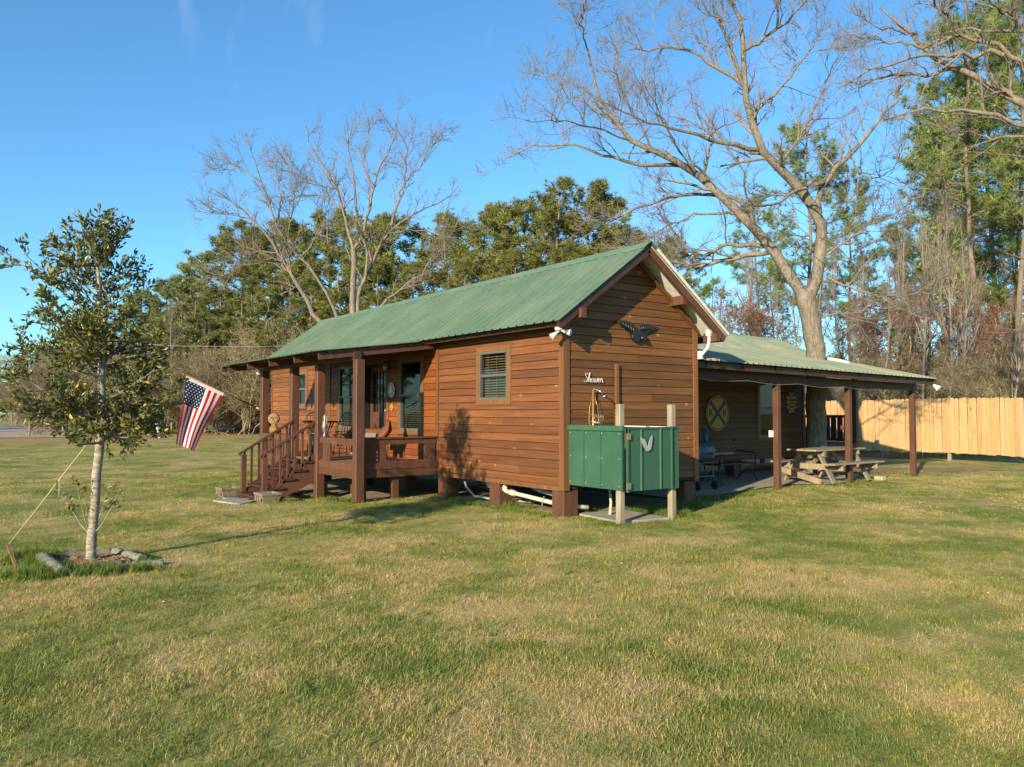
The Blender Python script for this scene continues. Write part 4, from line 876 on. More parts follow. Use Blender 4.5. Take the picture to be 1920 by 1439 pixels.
m = MB(); m.plate([(-.62,10.15,0),(-.38,10.1,0),(-.36,10.28,0),(-.55,10.33,0)], (0,0,1), .11); tag(m.build('stone_block', M['concrete'], bevel=.02), 'pale broken block on the grass beside the picnic bench', 'block')

# ------------------------------------------------------------------ board fence
fn = thing('board_fence', 'new pale pine picket fence behind the lean-to', 'fence', (-4,19.5,0))
F0 = Vector((-.72,19.25)); F1 = Vector((-15.0,20.5)); fd = (F1-F0).normalized(); FL = (F1-F0).length; fa = math.atan2(fd.y, fd.x)
pk = MB(); w = .134; pk.add([(0,-.008,0),(w,-.008,0),(w,-.008,1.80),(w-.025,-.008,1.835),(.025,-.008,1.835),(0,-.008,1.80),(0,.008,0),(w,.008,0),(w,.008,1.80),(w-.025,.008,1.835),(.025,.008,1.835),(0,.008,1.80)],
    [(0,5,4,3,2,1),(6,7,8,9,10,11)]+[(i,(i+1)%6,6+(i+1)%6,6+i) for i in range(6)]); pkm = pk.mesh('picket'); pkm.materials.append(M['picket'])
i = 0; s_ = 0; rng = random.Random(7)
while s_ < FL:
    p = F0+fd*s_; obj('picket', pkm, fn, loc=(p.x,p.y,.24+.02*math.sin(s_*.7)+rng.uniform(-.016,.016)), rot=(rng.uniform(-.008,.008), rng.uniform(-.008,.008), fa)); s_ += .142+rng.uniform(-.001,.003)
for z in (.45,1.1,1.85):
    m = MB(); a = F0+fd*0; b = F0+fd*FL; n2 = Vector((-fd.y,fd.x))
    if n2.y < 0: n2 = -n2
    m.beam((a.x+n2.x*.03,a.y+n2.y*.03,z),(b.x+n2.x*.03,b.y+n2.y*.03,z), .04, .085); m.build('fence_rail', M['treated'], fn)
s_ = -.05
while s_ < FL: p = F0+fd*s_; MB().box((p.x-.05,p.y+.055,-.1),(p.x+.05,p.y+.155,1.95)).build('fence_post', M['treated'], fn); s_ += 2.42
m = MB(); p = F0-fd*.12; m.box((p.x-.05,p.y-.06,-.1),(p.x+.06,p.y+.05,2.0)); m.build('end_post', M['treated'], fn)
# far rusty gate and posts on the left
gt = thing('field_gate', 'rusty steel tube gate at the far edge of the field', 'gate', (-61,12.5,-.13)); A = Vector((-61.1,9.3,-.13)); B = Vector((-61.6,13.7,-.13))
for k in range(6): z = .15+k*.21; m = MB(); m.tube([A+Vector((0,0,z)), B+Vector((0,0,z))], .03, 6); m.build('bar', M['rust'], gt)
for t in (0,.33,.66,1): p = A.lerp(B, t); m = MB(); m.tube([p+Vector((.02,0,.12)), p+Vector((.02,0,1.24))], .028, 6); m.build('upright', M['rust'], gt)
for lab, x, y, h, lean, wd, mt in (('pale wooden gate post beside the rusty gate', -61.6,14.1,1.35,.0,.09,'treated'), ('white leaning fence post in the far field', -46.0,3.95,1.05,-.25,.10,'white'), ('thin dark fence post beside the gravel road', -53.5,-2.85,1.15,0,.05,'greyw'),
    ('dark wire-fence post right of the white leaning post', -48.5,5.2,1.0,0,.05,'greyw'), ('slim fence post near the trunk by the field edge', -50.5,6.3,1.0,.03,.05,'greyw'), ('brown round corner post left of the rusty gate', -58,9.0,2.0,0,.11,'barkpine')):
    m = MB(); m.tube([(x,y,-.25),(x,y+lean*h,h-.13)], [wd,wd*.9], 8); m.tube([(x,y+lean*h,h-.13),(x,y+lean*h,h-.10)], [wd*.9,wd*.5], 8); tag(m.build('fence_post', M[mt]), lab, 'post')
m = MB(); pl = [at(42, 180, 641), at(43, 330, 649), at(44, 480, 651), at(45, 640, 644)]; m.tube(pl, .012, 5); tag(m.build('utility_wire', M['grey']), 'thin overhead wire strung in front of the left treeline', 'wire')
# ------------------------------------------------------------------ plants: tubes and leaves as arrays
def mesh_np(name, V, F, mats, var=None, mi=None, smooth=True):
    me = bpy.data.meshes.new(name); V = np.asarray(V, np.float32); me.vertices.add(len(V)); me.vertices.foreach_set('co', V.ravel())
    F = [f for f in F if len(f)]; tot = sum(f.size for f in F); npoly = sum(len(f) for f in F)
    me.loops.add(tot); me.polygons.add(npoly)
    me.loops.foreach_set('vertex_index', np.concatenate([f.ravel() for f in F]).astype(np.int32))
    ls = np.concatenate([np.full(len(f), f.shape[1]) for f in F]); me.polygons.foreach_set('loop_start', np.concatenate([[0], np.cumsum(ls)[:-1]]).astype(np.int32))
    me.polygons.foreach_set('use_smooth', np.full(npoly, smooth))
    if mi is not None: me.polygons.foreach_set('material_index', mi.astype(np.int32))
    for m in (mats if isinstance(mats, (list, tuple)) else [mats]): me.materials.append(m)
    if var is not None:
        a = me.attributes.new('var', 'FLOAT', 'POINT'); a.data.foreach_set('value', np.asarray(var, np.float32))
    me.update(calc_edges=True); return me
def nrm(a): return a/np.maximum(np.linalg.norm(a, axis=-1, keepdims=True), 1e-9)
def tubes_np(groups):      # groups: (P (M,n,3), R (M,n), sides)
    VV, FF, off = [], [], 0
    for P, R, s in groups:
        M_, n, _ = P.shape
        if M_ == 0: continue
        T = np.gradient(P, axis=1); T = nrm(T); ref = nrm(P[:, -1]-P[:, 0]); h = np.where(np.abs(ref[:, 2:3]) > .9, np.array([[1., 0, 0]]), np.array([[0, 0, 1.]]))
        a0 = nrm(np.cross(ref, h))[:, None, :]; A = nrm(a0-T*(a0*T).sum(-1, keepdims=True)); B = np.cross(T, A)
        th = np.arange(s)*2*np.pi/s
        V = P[:, :, None, :]+R[:, :, None, None]*(A[:, :, None, :]*np.cos(th)[None, None, :, None]+B[:, :, None, :]*np.sin(th)[None, None, :, None])
        idx = np.arange(M_*n*s).reshape(M_, n, s)
        q = np.stack([idx[:, :-1], np.roll(idx, -1, 2)[:, :-1], np.roll(idx, -1, 2)[:, 1:], idx[:, 1:]], -1).reshape(-1, 4)
        VV.append(V.reshape(-1, 3)); FF.append(q+off); off += M_*n*s
    return np.concatenate(VV), np.concatenate(FF)
def sample(P, R, t):      # P (M,n,3), t (M,K) in 0..1
    n = P.shape[1]; x = t*(n-1); i = np.clip(x.astype(int), 0, n-2); f = (x-i)[..., None]; m = np.arange(P.shape[0])[:, None]
    return P[m, i]*(1-f)+P[m, i+1]*f, nrm(P[m, i+1]-P[m, i]), R[m, i]*(1-f[..., 0])+R[m, i+1]*f[..., 0]
def grow(rng, P, R, K, lmin, lmax, ang, up, wig, n, t0=.25, t1=1.0, rr=.6, taper=.75, rmin=.003, rend=.35, flat=0):
    t = rng.uniform(t0, t1, (P.shape[0], K)); p, d, r = sample(P, R, t)
    rv = rng.normal(size=p.shape); rv[..., 2] *= (1-flat); pe = nrm(rv-d*(rv*d).sum(-1, keepdims=True)); a = rng.uniform(ang[0], ang[1], t.shape)[..., None]
    D = nrm(d*np.cos(a)+pe*np.sin(a)+np.array([0, 0, up])); L = rng.uniform(lmin, lmax, t.shape)*(1-.45*(t-t0)/max(t1-t0, .01))
    p = p.reshape(-1, 3); D = D.reshape(-1, 3); L = L.reshape(-1); r = np.maximum(r.reshape(-1)*rr, rmin)
    C = [p]
    for k in range(n-1):
        D = nrm(D+rng.normal(size=D.shape)*wig+np.array([0, 0, up*.25])); C.append(C[-1]+D*(L/(n-1))[:, None])
    Pn = np.stack(C, 1); Rn = np.maximum(r[:, None]*np.linspace(1, rend, n)[None], rmin*.6)
    return Pn, Rn
def leaves_np(rng, pos, size, w=.38, drp=.2, dirs=None):      # folded diamond leaves
    N = len(pos); d = nrm(rng.normal(size=(N, 3))+np.array([0, 0, -drp])) if dirs is None else nrm(dirs+rng.normal(size=(N, 3))*.7)
    h = nrm(np.cross(d, rng.normal(size=(N, 3)))); nn = np.cross(d, h); L = (size*rng.uniform(.65, 1.25, N))[:, None]
    V = np.stack([pos, pos+d*L*.5+h*L*w*.5+nn*L*.08, pos+d*L, pos+d*L*.5-h*L*w*.5+nn*L*.08], 1).reshape(-1, 3)
    b = np.arange(N)[:, None]*4; F = np.concatenate([b+np.array([[0, 1, 2]]), b+np.array([[0, 2, 3]])], 0)
    return V, F, np.repeat(rng.uniform(0, 1, N), 4)
def tufts_np(rng, pos, dirs, k, ln, wd):      # sprays of needles
    T = len(pos); d = nrm(dirs[:, None, :]*.55+nrm(rng.normal(size=(T, k, 3)))); h = nrm(np.cross(d, rng.normal(size=(T, k, 3))))
    L = ln*rng.uniform(.7, 1.2, (T, k, 1)); b = pos[:, None, :]+d*L*.08
    V = np.stack([b-h*wd, b+h*wd, b+d*L], 2).reshape(-1, 3); F = np.arange(T*k*3).reshape(-1, 3); var = np.repeat(np.clip(rng.uniform(0, .8, T)[:, None]+rng.uniform(-.2, .2, (T, k)), 0, 1).ravel(), 3)
    return V, F, var
def jitter_chain(rng, pts, n, amp):
    P = np.array(pts, float); s = np.concatenate([[0], np.cumsum(np.linalg.norm(np.diff(P, axis=0), axis=1))]); u = np.linspace(0, s[-1], n); k = len(P)
    out = np.stack([np.interp(u, s, P[:, i]) for i in range(3)], 1)
    sm = out.copy(); sm[1:-1] = (out[:-2]+2*out[1:-1]+out[2:])/4; sm[1:-1] += rng.normal(size=(n-2, 3))*amp; return sm
def tree_obj(name, label, cat, trunk, crown, loc, group=None, sc=1, rz=0):
    r_ = thing(name, label, cat, loc, group, world=False); r_.scale = (sc,)*3 if not hasattr(sc, '__len__') else sc; r_.rotation_euler = (0, 0, rz)
    obj('trunk', trunk, r_); 
    for c in (crown if isinstance(crown, (list, tuple)) else [crown]): obj('crown', c, r_)
    return r_
HY = 772.9
# --- prototypes
def proto_pine(seed, mat, k=14, ln=.42, wd=.028, H=20, low=.40, width=3.5, nb=52, dens=6, r0=.26):
    g = np.random.default_rng(seed); n = 12; z = np.linspace(0, H, n); tr = np.stack([np.cumsum(g.normal(size=n)*.10), np.cumsum(g.normal(size=n)*.10), z], 1); tr[0, :2] = 0
    P0 = tr[None]; R0 = (np.linspace(r0, .04, n))[None]
    t = np.sort(g.uniform(low, .985, nb)); s = (t-low)/(1-low); p, d, r = sample(P0, R0, t[None]); p = p[0]; az = g.uniform(0, 2*np.pi, nb)+np.arange(nb)*2.4
    L = width*np.maximum(.2, np.sin(np.pi*(.22+.74*s))**.8)*g.uniform(.6, 1.15, nb); el = g.uniform(-.05, .35, nb)+.35*s
    D = np.stack([np.cos(az)*np.cos(el), np.sin(az)*np.cos(el), np.sin(el)], 1); C = [p]
    for j in range(5): D = nrm(D+g.normal(size=D.shape)*.12+np.array([0, 0, .07])); C.append(C[-1]+D*(L/5)[:, None])
    PB = np.stack(C, 1); RB = np.maximum(r[0][:, None]*.42*np.linspace(1, .25, 6)[None], .012)
    PL, RL = grow(g, PB, RB, dens, .5, 1.25, (.4, 1.0), .25, .15, 4, t0=.3, rr=.6, rmin=.008)
    nd = 14; td = g.uniform(low*.5, low, nd); pd, _, rd_ = sample(P0, R0, td[None]); azd = g.uniform(0, 6.28, nd); Dd = np.stack([np.cos(azd), np.sin(azd), g.uniform(-.2, .3, nd)], 1)
    PD = np.stack([pd[0]+Dd*q for q in (0, .5, 1.0, 1.5)], 1)+g.normal(size=(nd, 4, 3))*.06; RD = np.tile(np.array([.03, .02, .014, .008]), (nd, 1))
    V, F = tubes_np([(P0, R0, 8), (PB, RB, 4), (PL, RL, 3), (PD, RD, 3)]); trunk = mesh_np('trunk', V, [F], M['barkpine'])
    tt = np.array([.45, .75, 1.0]); pos = np.concatenate([sample(PL, RL, np.full((len(PL), 1), q))[0][:, 0] for q in tt]+[PB[:, -1], PB[:, -2]]); dr = np.concatenate([np.tile(nrm(PL[:, -1]-PL[:, 0]), (3, 1)), nrm(PB[:, -1]-PB[:, -2]), nrm(PB[:, -1]-PB[:, -2])])+np.array([0, 0, .4])
    V, F, var = tufts_np(g, pos+g.normal(size=pos.shape)*.1, dr, k, ln, wd); crown = mesh_np('crown', V, [F], mat, var, smooth=False); return trunk, crown, H
def proto_bare(seed, H=11, mat='barktwig', leaf=None, lsize=.09, nleaf=0, spread=.5, L1=(1.6, 3.6), nb=20, r0=.13, low=.3, multi=1, k2=7, k3=5, k4=3, tw=1.0):
    g = np.random.default_rng(seed); n = 10; chains = []
    for q in range(multi):
        z = np.linspace(0, H*g.uniform(.75, 1) if q else H, n); dx = g.normal(size=2)*(.25*q); c = np.stack([np.cumsum(g.normal(size=n)*.11)+dx[0]*np.linspace(0, 1, n)*3, np.cumsum(g.normal(size=n)*.11)+dx[1]*np.linspace(0, 1, n)*3, z], 1); c[0, :2] = g.normal(size=2)*.12*q; chains.append(c)
    P0 = np.stack(chains); R0 = np.tile(np.linspace(r0, .02, n)[None], (multi, 1))
    P1, R1 = grow(g, P0, R0, nb, L1[0], L1[1], (.35, .85*spread+.35), .30, .12, 8, t0=low, rr=.55, rmin=.012)
    P2, R2 = grow(g, P1, R1, k2, .6, 1.5, (.4, .95), .15, .16, 6, t0=.2, rr=.6, rmin=.007*tw)
    P3, R3 = grow(g, P2, R2, k3, .3, .8, (.4, 1.0), .1, .2, 4, t0=.2, rr=.6, rmin=.005*tw)
    gs = [(P0, R0, 8), (P1, R1, 5), (P2, R2, 4), (P3, R3, 3)]
    if k4: P4, R4 = grow(g, P3, R3, k4, .15, .45, (.4, 1.0), .05, .2, 3, t0=.3, rr=.6, rmin=.0035*tw); gs2 = [(P4, R4, 3)]
    else: P4, gs2 = P3, []
    V, F = tubes_np(gs[:2]); trunk = mesh_np('trunk', V, [F], M[mat]); V, F = tubes_np(gs[2:]+gs2); var = np.zeros(len(V)); mi = np.zeros(len(F)); Fs = [F]
    if leaf:
        pos = np.concatenate([P4[:, -1], P4[:, 1], P3[:, -1]]); pos = pos[g.permutation(len(pos))[:nleaf]]+g.normal(size=(min(nleaf, len(pos)), 3))*.06
        v2, f2, va = leaves_np(g, pos, lsize); f2 = f2+len(V); V = np.concatenate([V, v2]); Fs.append(f2); var = np.concatenate([var, va]); mi = np.concatenate([mi, np.ones(len(f2))])
    crown = mesh_np('crown', V, Fs, [M[mat]]+([M[leaf]] if leaf else []), var, mi); return trunk, crown, H
random.seed(11); RNG = np.random.default_rng(5)
PF = [proto_pine(s, M['needle'], low=l, width=w_, nb=nb) for s, l, w_, nb in ((1, .35, 3.6, 60), (2, .42, 3.2, 54), (3, .30, 3.9, 64), (4, .5, 3.0, 46), (8, .18, 3.4, 70))]
PN = [proto_pine(s, M['needle2'], k=22, ln=.34, wd=.014, low=l, width=w_, nb=nb, dens=6, r0=.15) for s, l, w_, nb in ((5, .38, 3.2, 50), (6, .45, 2.9, 44), (7, .14, 3.0, 60))]
PB_ = [proto_bare(s, H=11, nb=nb, low=l, k2=6, k3=4, k4=2, tw=.8) for s, nb, l in ((21, 17, .3), (22, 14, .42), (23, 19, .25))]
PR = [proto_bare(s, H=8, leaf='redbud', lsize=.15, nleaf=2300, nb=17, low=.2, multi=2, r0=.09, mat='barkbrush', k2=6, k3=4, k4=2) for s in (31, 32)]
PS = [proto_bare(s, H=12, leaf='spring', lsize=.20, nleaf=5000, nb=24, low=.3, r0=.15) for s in (41,)]
PU = [proto_bare(s, H=4.2, mat='barkbrush', leaf='olive', lsize=.12, nleaf=nl, nb=9, low=.08, multi=7, r0=.022, L1=(.8, 2.0), k2=6, k3=5, k4=2, tw=1.5) for s, nl in ((51, 900), (52, 2200), (53, 250))]
PE = [proto_bare(s, H=4.5, mat='barkbrush', leaf='evergreen', lsize=.20, nleaf=9000, nb=10, low=.05, multi=6, r0=.03, L1=(.9, 2.0), k2=7, k3=5, k4=2) for s in (61,)]
def place(pr, name, label, cat, px, depth, ytop, group, wx=1.0):
    p = at(depth, px, HY); h = (HY-ytop)*depth/FPX+1.62; s = h/pr[2]; b = G(p.x, p.y)-.05
    return tree_obj(name, label, cat, pr[0], pr[1], (p.x, p.y, b), group, (s*wx, s*wx, s), random.uniform(0, 6.28))
# pines behind the cabin and along the field
for i, (px, d, y, w_) in enumerate([(85,118,650,1.5),(120,112,625,1.5),(165,108,600,1.4),(215,100,575,1.4),(262,96,548,1.4),(310,84,528,1.35),(345,80,522,1.3),(378,78,470,1.3),(408,74,446,1.25),(446,76,422,1.25),(482,74,430,1.25),(528,72,418,1.2),(562,76,430,1.2),(600,70,398,1.2),(640,74,402,1.2),(690,71,412,1.2),(738,72,408,1.2),(790,74,430,1.2),(822,66,402,1.15),(856,68,415,1.2)]):
    place(PF[(i*3) % 5], 'pine_tree', 'tall dark green pine in the treeline beyond the cabin roof', 'pine tree', px, d, y, 'pines in the treeline beyond the cabin', w_)
for i, (px, d, y, w_) in enumerate([(905,63,405,1.2),(948,62,388,1.2),(985,64,380,1.15),(1022,60,368,1.2),(1062,58,340,1.15),(1102,59,343,1.15),(1142,61,372,1.2),(1178,63,425,1.2),(1265,60,448,1.0),(1292,58,470,.9)]):
    place(PF[(i*2+1) % 5], 'pine_tree', 'tall green pine rising behind the near end of the ridge', 'pine tree', px, d, y, 'pines behind the near end of the cabin roof', w_)
for i, (px, d, y, w_) in enumerate([(1512,47,232,1.25),(1430,52,372,1.1),(1590,50,300,1.0),(1345,50,525,1.1)]):
    place(PN[i % 2], 'pine_tree', ('broad round-topped pine rising directly behind the pecan trunk', 'pine behind the left main limb of the pecan', 'pine crown showing through the right-hand limb of the pecan', 'short pine between the gable roof and the pecan trunk')[i], 'pine tree', px, d, y, 'pines behind the pecan', w_)
for i, (px, d, y, w_) in enumerate([(1775,40,150,1.0),(1838,36,-40,1.0),(1876,40,60,1.1),(1912,30,-90,.95),(1720,46,400,1.0),(1960,34,-60,1.1)]):
    place(PN[(0, 1, 0, 1, 2, 2)[i]], 'pine_tree', ('tall pine behind the fresh yellow-green tree', 'very tall dense pine towering over the woods behind the fence', 'tall pine behind the long bare branches above the fence', 'slender pine with long bare trunk near the end of the fence', 'pine half hidden by the leafless trees behind the fence', 'tall bushy pine beyond the end of the fence')[i], 'pine tree', px, d, y, 'pines in the woods behind the fence', w_)
for i, (px, d, y, w_) in enumerate([(1668,50,430,1.0),(1705,44,470,.9),(1742,48,330,1.0),(1805,46,300,1.0),(1850,44,360,1.0),(1895,48,250,1.1),(1925,40,400,1.0),(1610,52,470,1.0),(1460,54,480,1.0)]):
    place(PN[2], 'pine_tree', 'younger bushy pine filling the woods behind the fence', 'pine tree', px, d, y, 'bushy pines behind the fence', w_)
place(PS[0], 'leafing_tree', 'tree with fresh yellow-green spring leaves among the pines', 'tree', 1772, 38, 245, None, .8)
for i, (px, d, y, w_) in enumerate([(-40,112,672,1.7),(-5,108,668,1.7),(30,108,672,1.7),(62,104,655,1.7),(100,98,640,1.6),(140,94,618,1.6),(185,90,598,1.6),(228,86,575,1.6),(268,78,588,1.6),(300,68,600,1.5),(338,70,575,1.5),(372,67,560,1.5),(408,69,540,1.5),(442,66,560,1.5),(476,68,525,1.5),(512,66,540,1.5),(548,68,510,1.4),(585,66,520,1.4),(622,64,500,1.4),(662,66,510,1.4),(702,64,490,1.4),(745,66,500,1.4),(785,62,495,1.4),(830,63,505,1.4),(880,60,490,1.3),(925,60,480,1.3),(975,58,470,1.3),(1025,57,465,1.3),(1080,56,470,1.3),(1130,57,465,1.3),(1175,58,490,1.2)]):
    place(PF[4], 'pine_tree', 'low bushy pine filling the treeline behind the cabin', 'pine tree', px, d, y, 'bushy pines in the treeline', w_)
# bare woods behind the fence
def fence_depth(px):
    d = ray(px, HY); n = Vector((-(F1-F0).y, (F1-F0).x)); return (F0-Vector((CAMP.x, CAMP.y))).dot(n)/Vector((d.x, d.y)).dot(n)
for i in range(19):
    px = 1325+i*33+random.uniform(-18, 18); d = fence_depth(px)+random.uniform(3, 16); y = random.uniform(430, 590) if px < 1640 else random.uniform(330, 560)
    place(PB_[i % 3], 'bare_tree', 'slim leafless tree in the woods behind the fence', 'tree', px, d, y, 'leafless trees behind the fence', .75)
for i, (px, d, y) in enumerate([(1345,40,590),(1400,37,585),(1452,39,600),(1600,38,600),(1655,36,590),(1710,34,580),(1770,35,600),(1830,33,580),(1890,32,590)]):
    d = max(d, fence_depth(px)+3.5); place(PR[i % 2], 'red_maple', 'young maple with dark red spring buds behind the fence', 'tree', px, d, y, 'red-budding maples behind the fence', 1.05)
for i in range(18):
    px = 1330+i*35+random.uniform(-12, 12); d = fence_depth(px)+random.uniform(3.5, 8); y = random.uniform(668, 728)
    place(PU[i % 3], 'brush', 'tangled olive brush growing behind the board fence', 'shrub', px, d, y, 'brush behind the fence', 1.0)
# brush and evergreens along the left field edge
for i in range(34):
    px = 60+i*17+random.uniform(-8, 8); d = random.uniform(58, 66); y = random.uniform(640, 715) if px > 300 else random.uniform(670, 730)
    place(PU[(i*2) % 3], 'brush', 'tan twiggy brush along the far edge of the field', 'shrub', px, d, y, 'brush along the field edge', 1.15)
for i in range(16):
    px = 290+i*24+random.uniform(-10, 10); d = random.uniform(64, 74); y = random.uniform(560, 650)
    place(PB_[i % 3], 'bare_tree', 'leafless grey tree at the far edge of the field', 'tree', px, d, y, 'leafless trees at the field edge', .9)
for i, (px, d, y) in enumerate([(300,70,640),(345,74,610),(395,72,655),(470,66,745),(440,68,690),(250,76,660),(205,80,690),(150,84,690),(520,66,720),(560,68,700)]):
    place(PE[0], 'evergreen_shrub', 'rounded dark evergreen shrub at the field edge', 'shrub', px, d, y, 'evergreen shrubs at the field edge', 1.2)
for i in range(9):
    px = -60+i*20+random.uniform(-6, 6); place(PB_[i % 3], 'bare_tree', 'small hazy leafless tree beyond the gravel road', 'tree', px, random.uniform(120, 150), random.uniform(655, 715), 'leafless trees beyond the gravel road', 1.3)
# --- traced bare trees
def traced_tree(name, label, limbs, depth, base, seed, mat, r_unit, wig=.17, lv=((11, .9, 2.6), (7, .45, 1.1), (5, .2, .55)), n=14, spread=2.2, rmin=.004, sub=None):
    g = np.random.default_rng(seed); known = []; Ps, Rs = [], []
    for li, (pts, r0, r1) in enumerate(limbs):
        if not known or li == 0: d0 = depth
        else: a = np.array([k[:2] for k in known]); j = int(np.argmin(((a-np.array(pts[0]))**2).sum(1))); d0 = known[j][2]
        d1 = d0+g.uniform(-spread, spread)*(0 if li == 0 else 1); k = len(pts); W3 = []
        for i, p in enumerate(pts):
            dd = d0+(d1-d0)*i/(k-1); q = at(dd, *p); W3.append(tuple(q)); known.append((p[0], p[1], dd))
        if li == 0 and base is not None: W3 = [tuple(base)]+W3
        C = jitter_chain(g, W3, n, .035); Ps.append(C); Rs.append(np.linspace(r0, r1, n)*r_unit*(1 if li == 0 else .80))
    P0 = np.stack(Ps); R0 = np.stack(Rs); gs = [(P0, R0, 9)]; tw = []; P, R = P0[1:] if base is not None else P0, R0[1:] if base is not None else R0
    for q, (K, a, b) in enumerate(lv):
        P, R = grow(g, P, R, K, a, b, (.45, 1.05), .18 if q < 2 else .08, wig, (8, 6, 4)[min(q, 2)], t0=.12 if q else .2, rr=.5 if q == 0 else .6, rmin=(rmin*2.6, rmin*1.5, rmin)[min(q, 2)], rend=.3); tw.append((P, R, (5, 4, 3)[min(q, 2)]))
    loc = Vector(base) if base is not None else Vector(at(depth, *limbs[0][0][0])); loc.z = G(loc.x, loc.y)
    L = np.array(loc)
    V, F = tubes_np(gs); tr = mesh_np('trunk', V-L, [F], M[mat]); V, F = tubes_np(tw); cr = mesh_np('crown', V-L, [F], M['barktwig'])
    return tree_obj(name, label, 'tree', tr, cr, loc), P0
D = 20.5; u_ = D/FPX
pecan_limbs = [
 ([(1533,840),(1532,760),(1530,690),(1522,610),(1516,575),(1508,548)], 19, 17.5),
 ([(1508,556),(1482,510),(1441,453),(1378,401),(1331,338),(1279,307),(1227,284),(1180,263),(1149,224),(1115,172),(1102,94)], 14, 2.2),
 ([(1514,565),(1534,521),(1548,469),(1540,417),(1514,359),(1488,333),(1456,312),(1423,281),(1404,224),(1391,151),(1397,88),(1389,42),(1363,-10)], 15, 3.5),
 ([(1536,400),(1537,372),(1550,333),(1592,292),(1634,245),(1675,198),(1700,150)], 7.5, 1.6),
 ([(1290,312),(1253,307),(1196,313),(1140,292),(1092,276),(1040,268),(998,276),(946,299)], 5.5, .9),
 ([(1445,460),(1420,463),(1368,458),(1316,479),(1264,469),(1230,440)], 6, 1.2),
 ([(1452,470),(1415,471),(1347,490),(1305,508),(1274,453),(1243,417),(1225,372)], 6.5, 1.2),
 ([(1400,420),(1409,380),(1337,365),(1253,370),(1191,385),(1144,417),(1090,450)], 6, 1.0),
 ([(1550,335),(1519,345),(1472,375),(1420,393),(1400,360),(1380,300)], 5, 1.2),
 ([(1393,160),(1352,130),(1305,99),(1253,86),(1206,99),(1165,70)], 5, 1.0),
 ([(1423,281),(1363,271),(1285,250),(1232,234),(1170,213),(1120,190)], 5.5, 1.0),
 ([(1396,95),(1441,68),(1493,26),(1530,-20)], 4.5, 1.2),
 ([(1391,150),(1370,90),(1345,40),(1310,-10)], 4.5, 1.4),
 ([(1149,224),(1080,190),(1040,150),(1012,140)], 2.6, .8),
 ([(1180,263),(1100,235),(1040,225),(985,225)], 2.6, .8),
 ([(1331,338),(1270,280),(1230,200),(1205,150)], 3.2, .8),
 ([(1378,401),(1310,400),(1250,420),(1200,470)], 3.6, .8),
 ([(1404,224),(1450,180),(1500,120),(1540,60)], 4, 1.0),
 ([(1456,312),(1500,260),(1540,180),(1570,110)], 4.5, 1.0),
 ([(1592,292),(1620,330),(1660,330),(1690,300)], 2.6, .7),
 ([(1545,480),(1590,450),(1640,420),(1690,405)], 3.0, .7),
 ([(1550,520),(1610,545),(1680,560),(1760,545)], 3.2, .7),
 ([(1520,600),(1580,590),(1650,575),(1720,590)], 2.4, .6),
 ([(1102,94),(1090,40),(1100,-10)], 2.0, .8),
 ([(1227,284),(1190,220),(1160,160),(1150,110)], 2.6, .8),
]
traced_tree('pecan_tree', 'big bare pecan tree growing up through the lean-to roof', pecan_limbs, D, (-2.57,11.0,-.1), 3, 'barkpecan', u_, lv=((12, .8, 2.3), (7, .4, 1.0), (5, .18, .5)))
D2 = 15.5; u2 = D2/FPX
side_limbs = [
 ([(2120,620),(2100,480),(2070,380),(2040,320)], 26, 20),
 ([(2040,320),(1985,240),(1920,194),(1892,177),(1860,165),(1829,144),(1788,125),(1746,108),(1729,88),(1717,65),(1698,50),(1673,37),(1650,15)], 13, 2.0),
 ([(2050,330),(1990,170),(1920,111),(1892,100),(1861,83),(1836,73),(1800,67),(1765,68),(1744,73),(1728,92)], 10, 3.0),
 ([(1880,104),(1830,99),(1788,96),(1735,100),(1704,111),(1669,121),(1631,133),(1600,150),(1570,165)], 6, 1.2),
 ([(1800,130),(1746,139),(1692,144),(1677,140),(1631,150),(1595,170)], 5, 1.2),
 ([(2040,330),(1970,262),(1920,233),(1871,217),(1819,203),(1752,210),(1713,205),(1702,202),(1686,237),(1717,237)], 7, 1.4),
 ([(2040,320),(1980,110),(1920,56),(1881,54),(1829,47),(1800,52),(1780,60)], 8, 2.0),
 ([(1905,52),(1890,30),(1868,10),(1850,-10)], 4, 1.5),
 ([(1731,92),(1700,80),(1650,72),(1610,75),(1585,60)], 3, 1.0),
 ([(1800,50),(1775,30),(1752,5),(1745,-20)], 4, 1.5),
 ([(1717,65),(1680,60),(1640,50),(1612,30)], 2.5, 1.0),
 ([(1936,245),(1900,260),(1850,262),(1820,240),(1780,250)], 4, 1.0),
]
q = at(D2, 2125, HY); traced_tree('pecan_tree', 'bare tree whose long branches reach in above the board fence', side_limbs, D2, (q.x, q.y, -.1), 9, 'barkpecan', u2, lv=((9, .45, 1.5), (6, .3, .7), (4, .12, .35)), spread=1.2, rmin=.003)
D3 = 33; u3 = D3/FPX
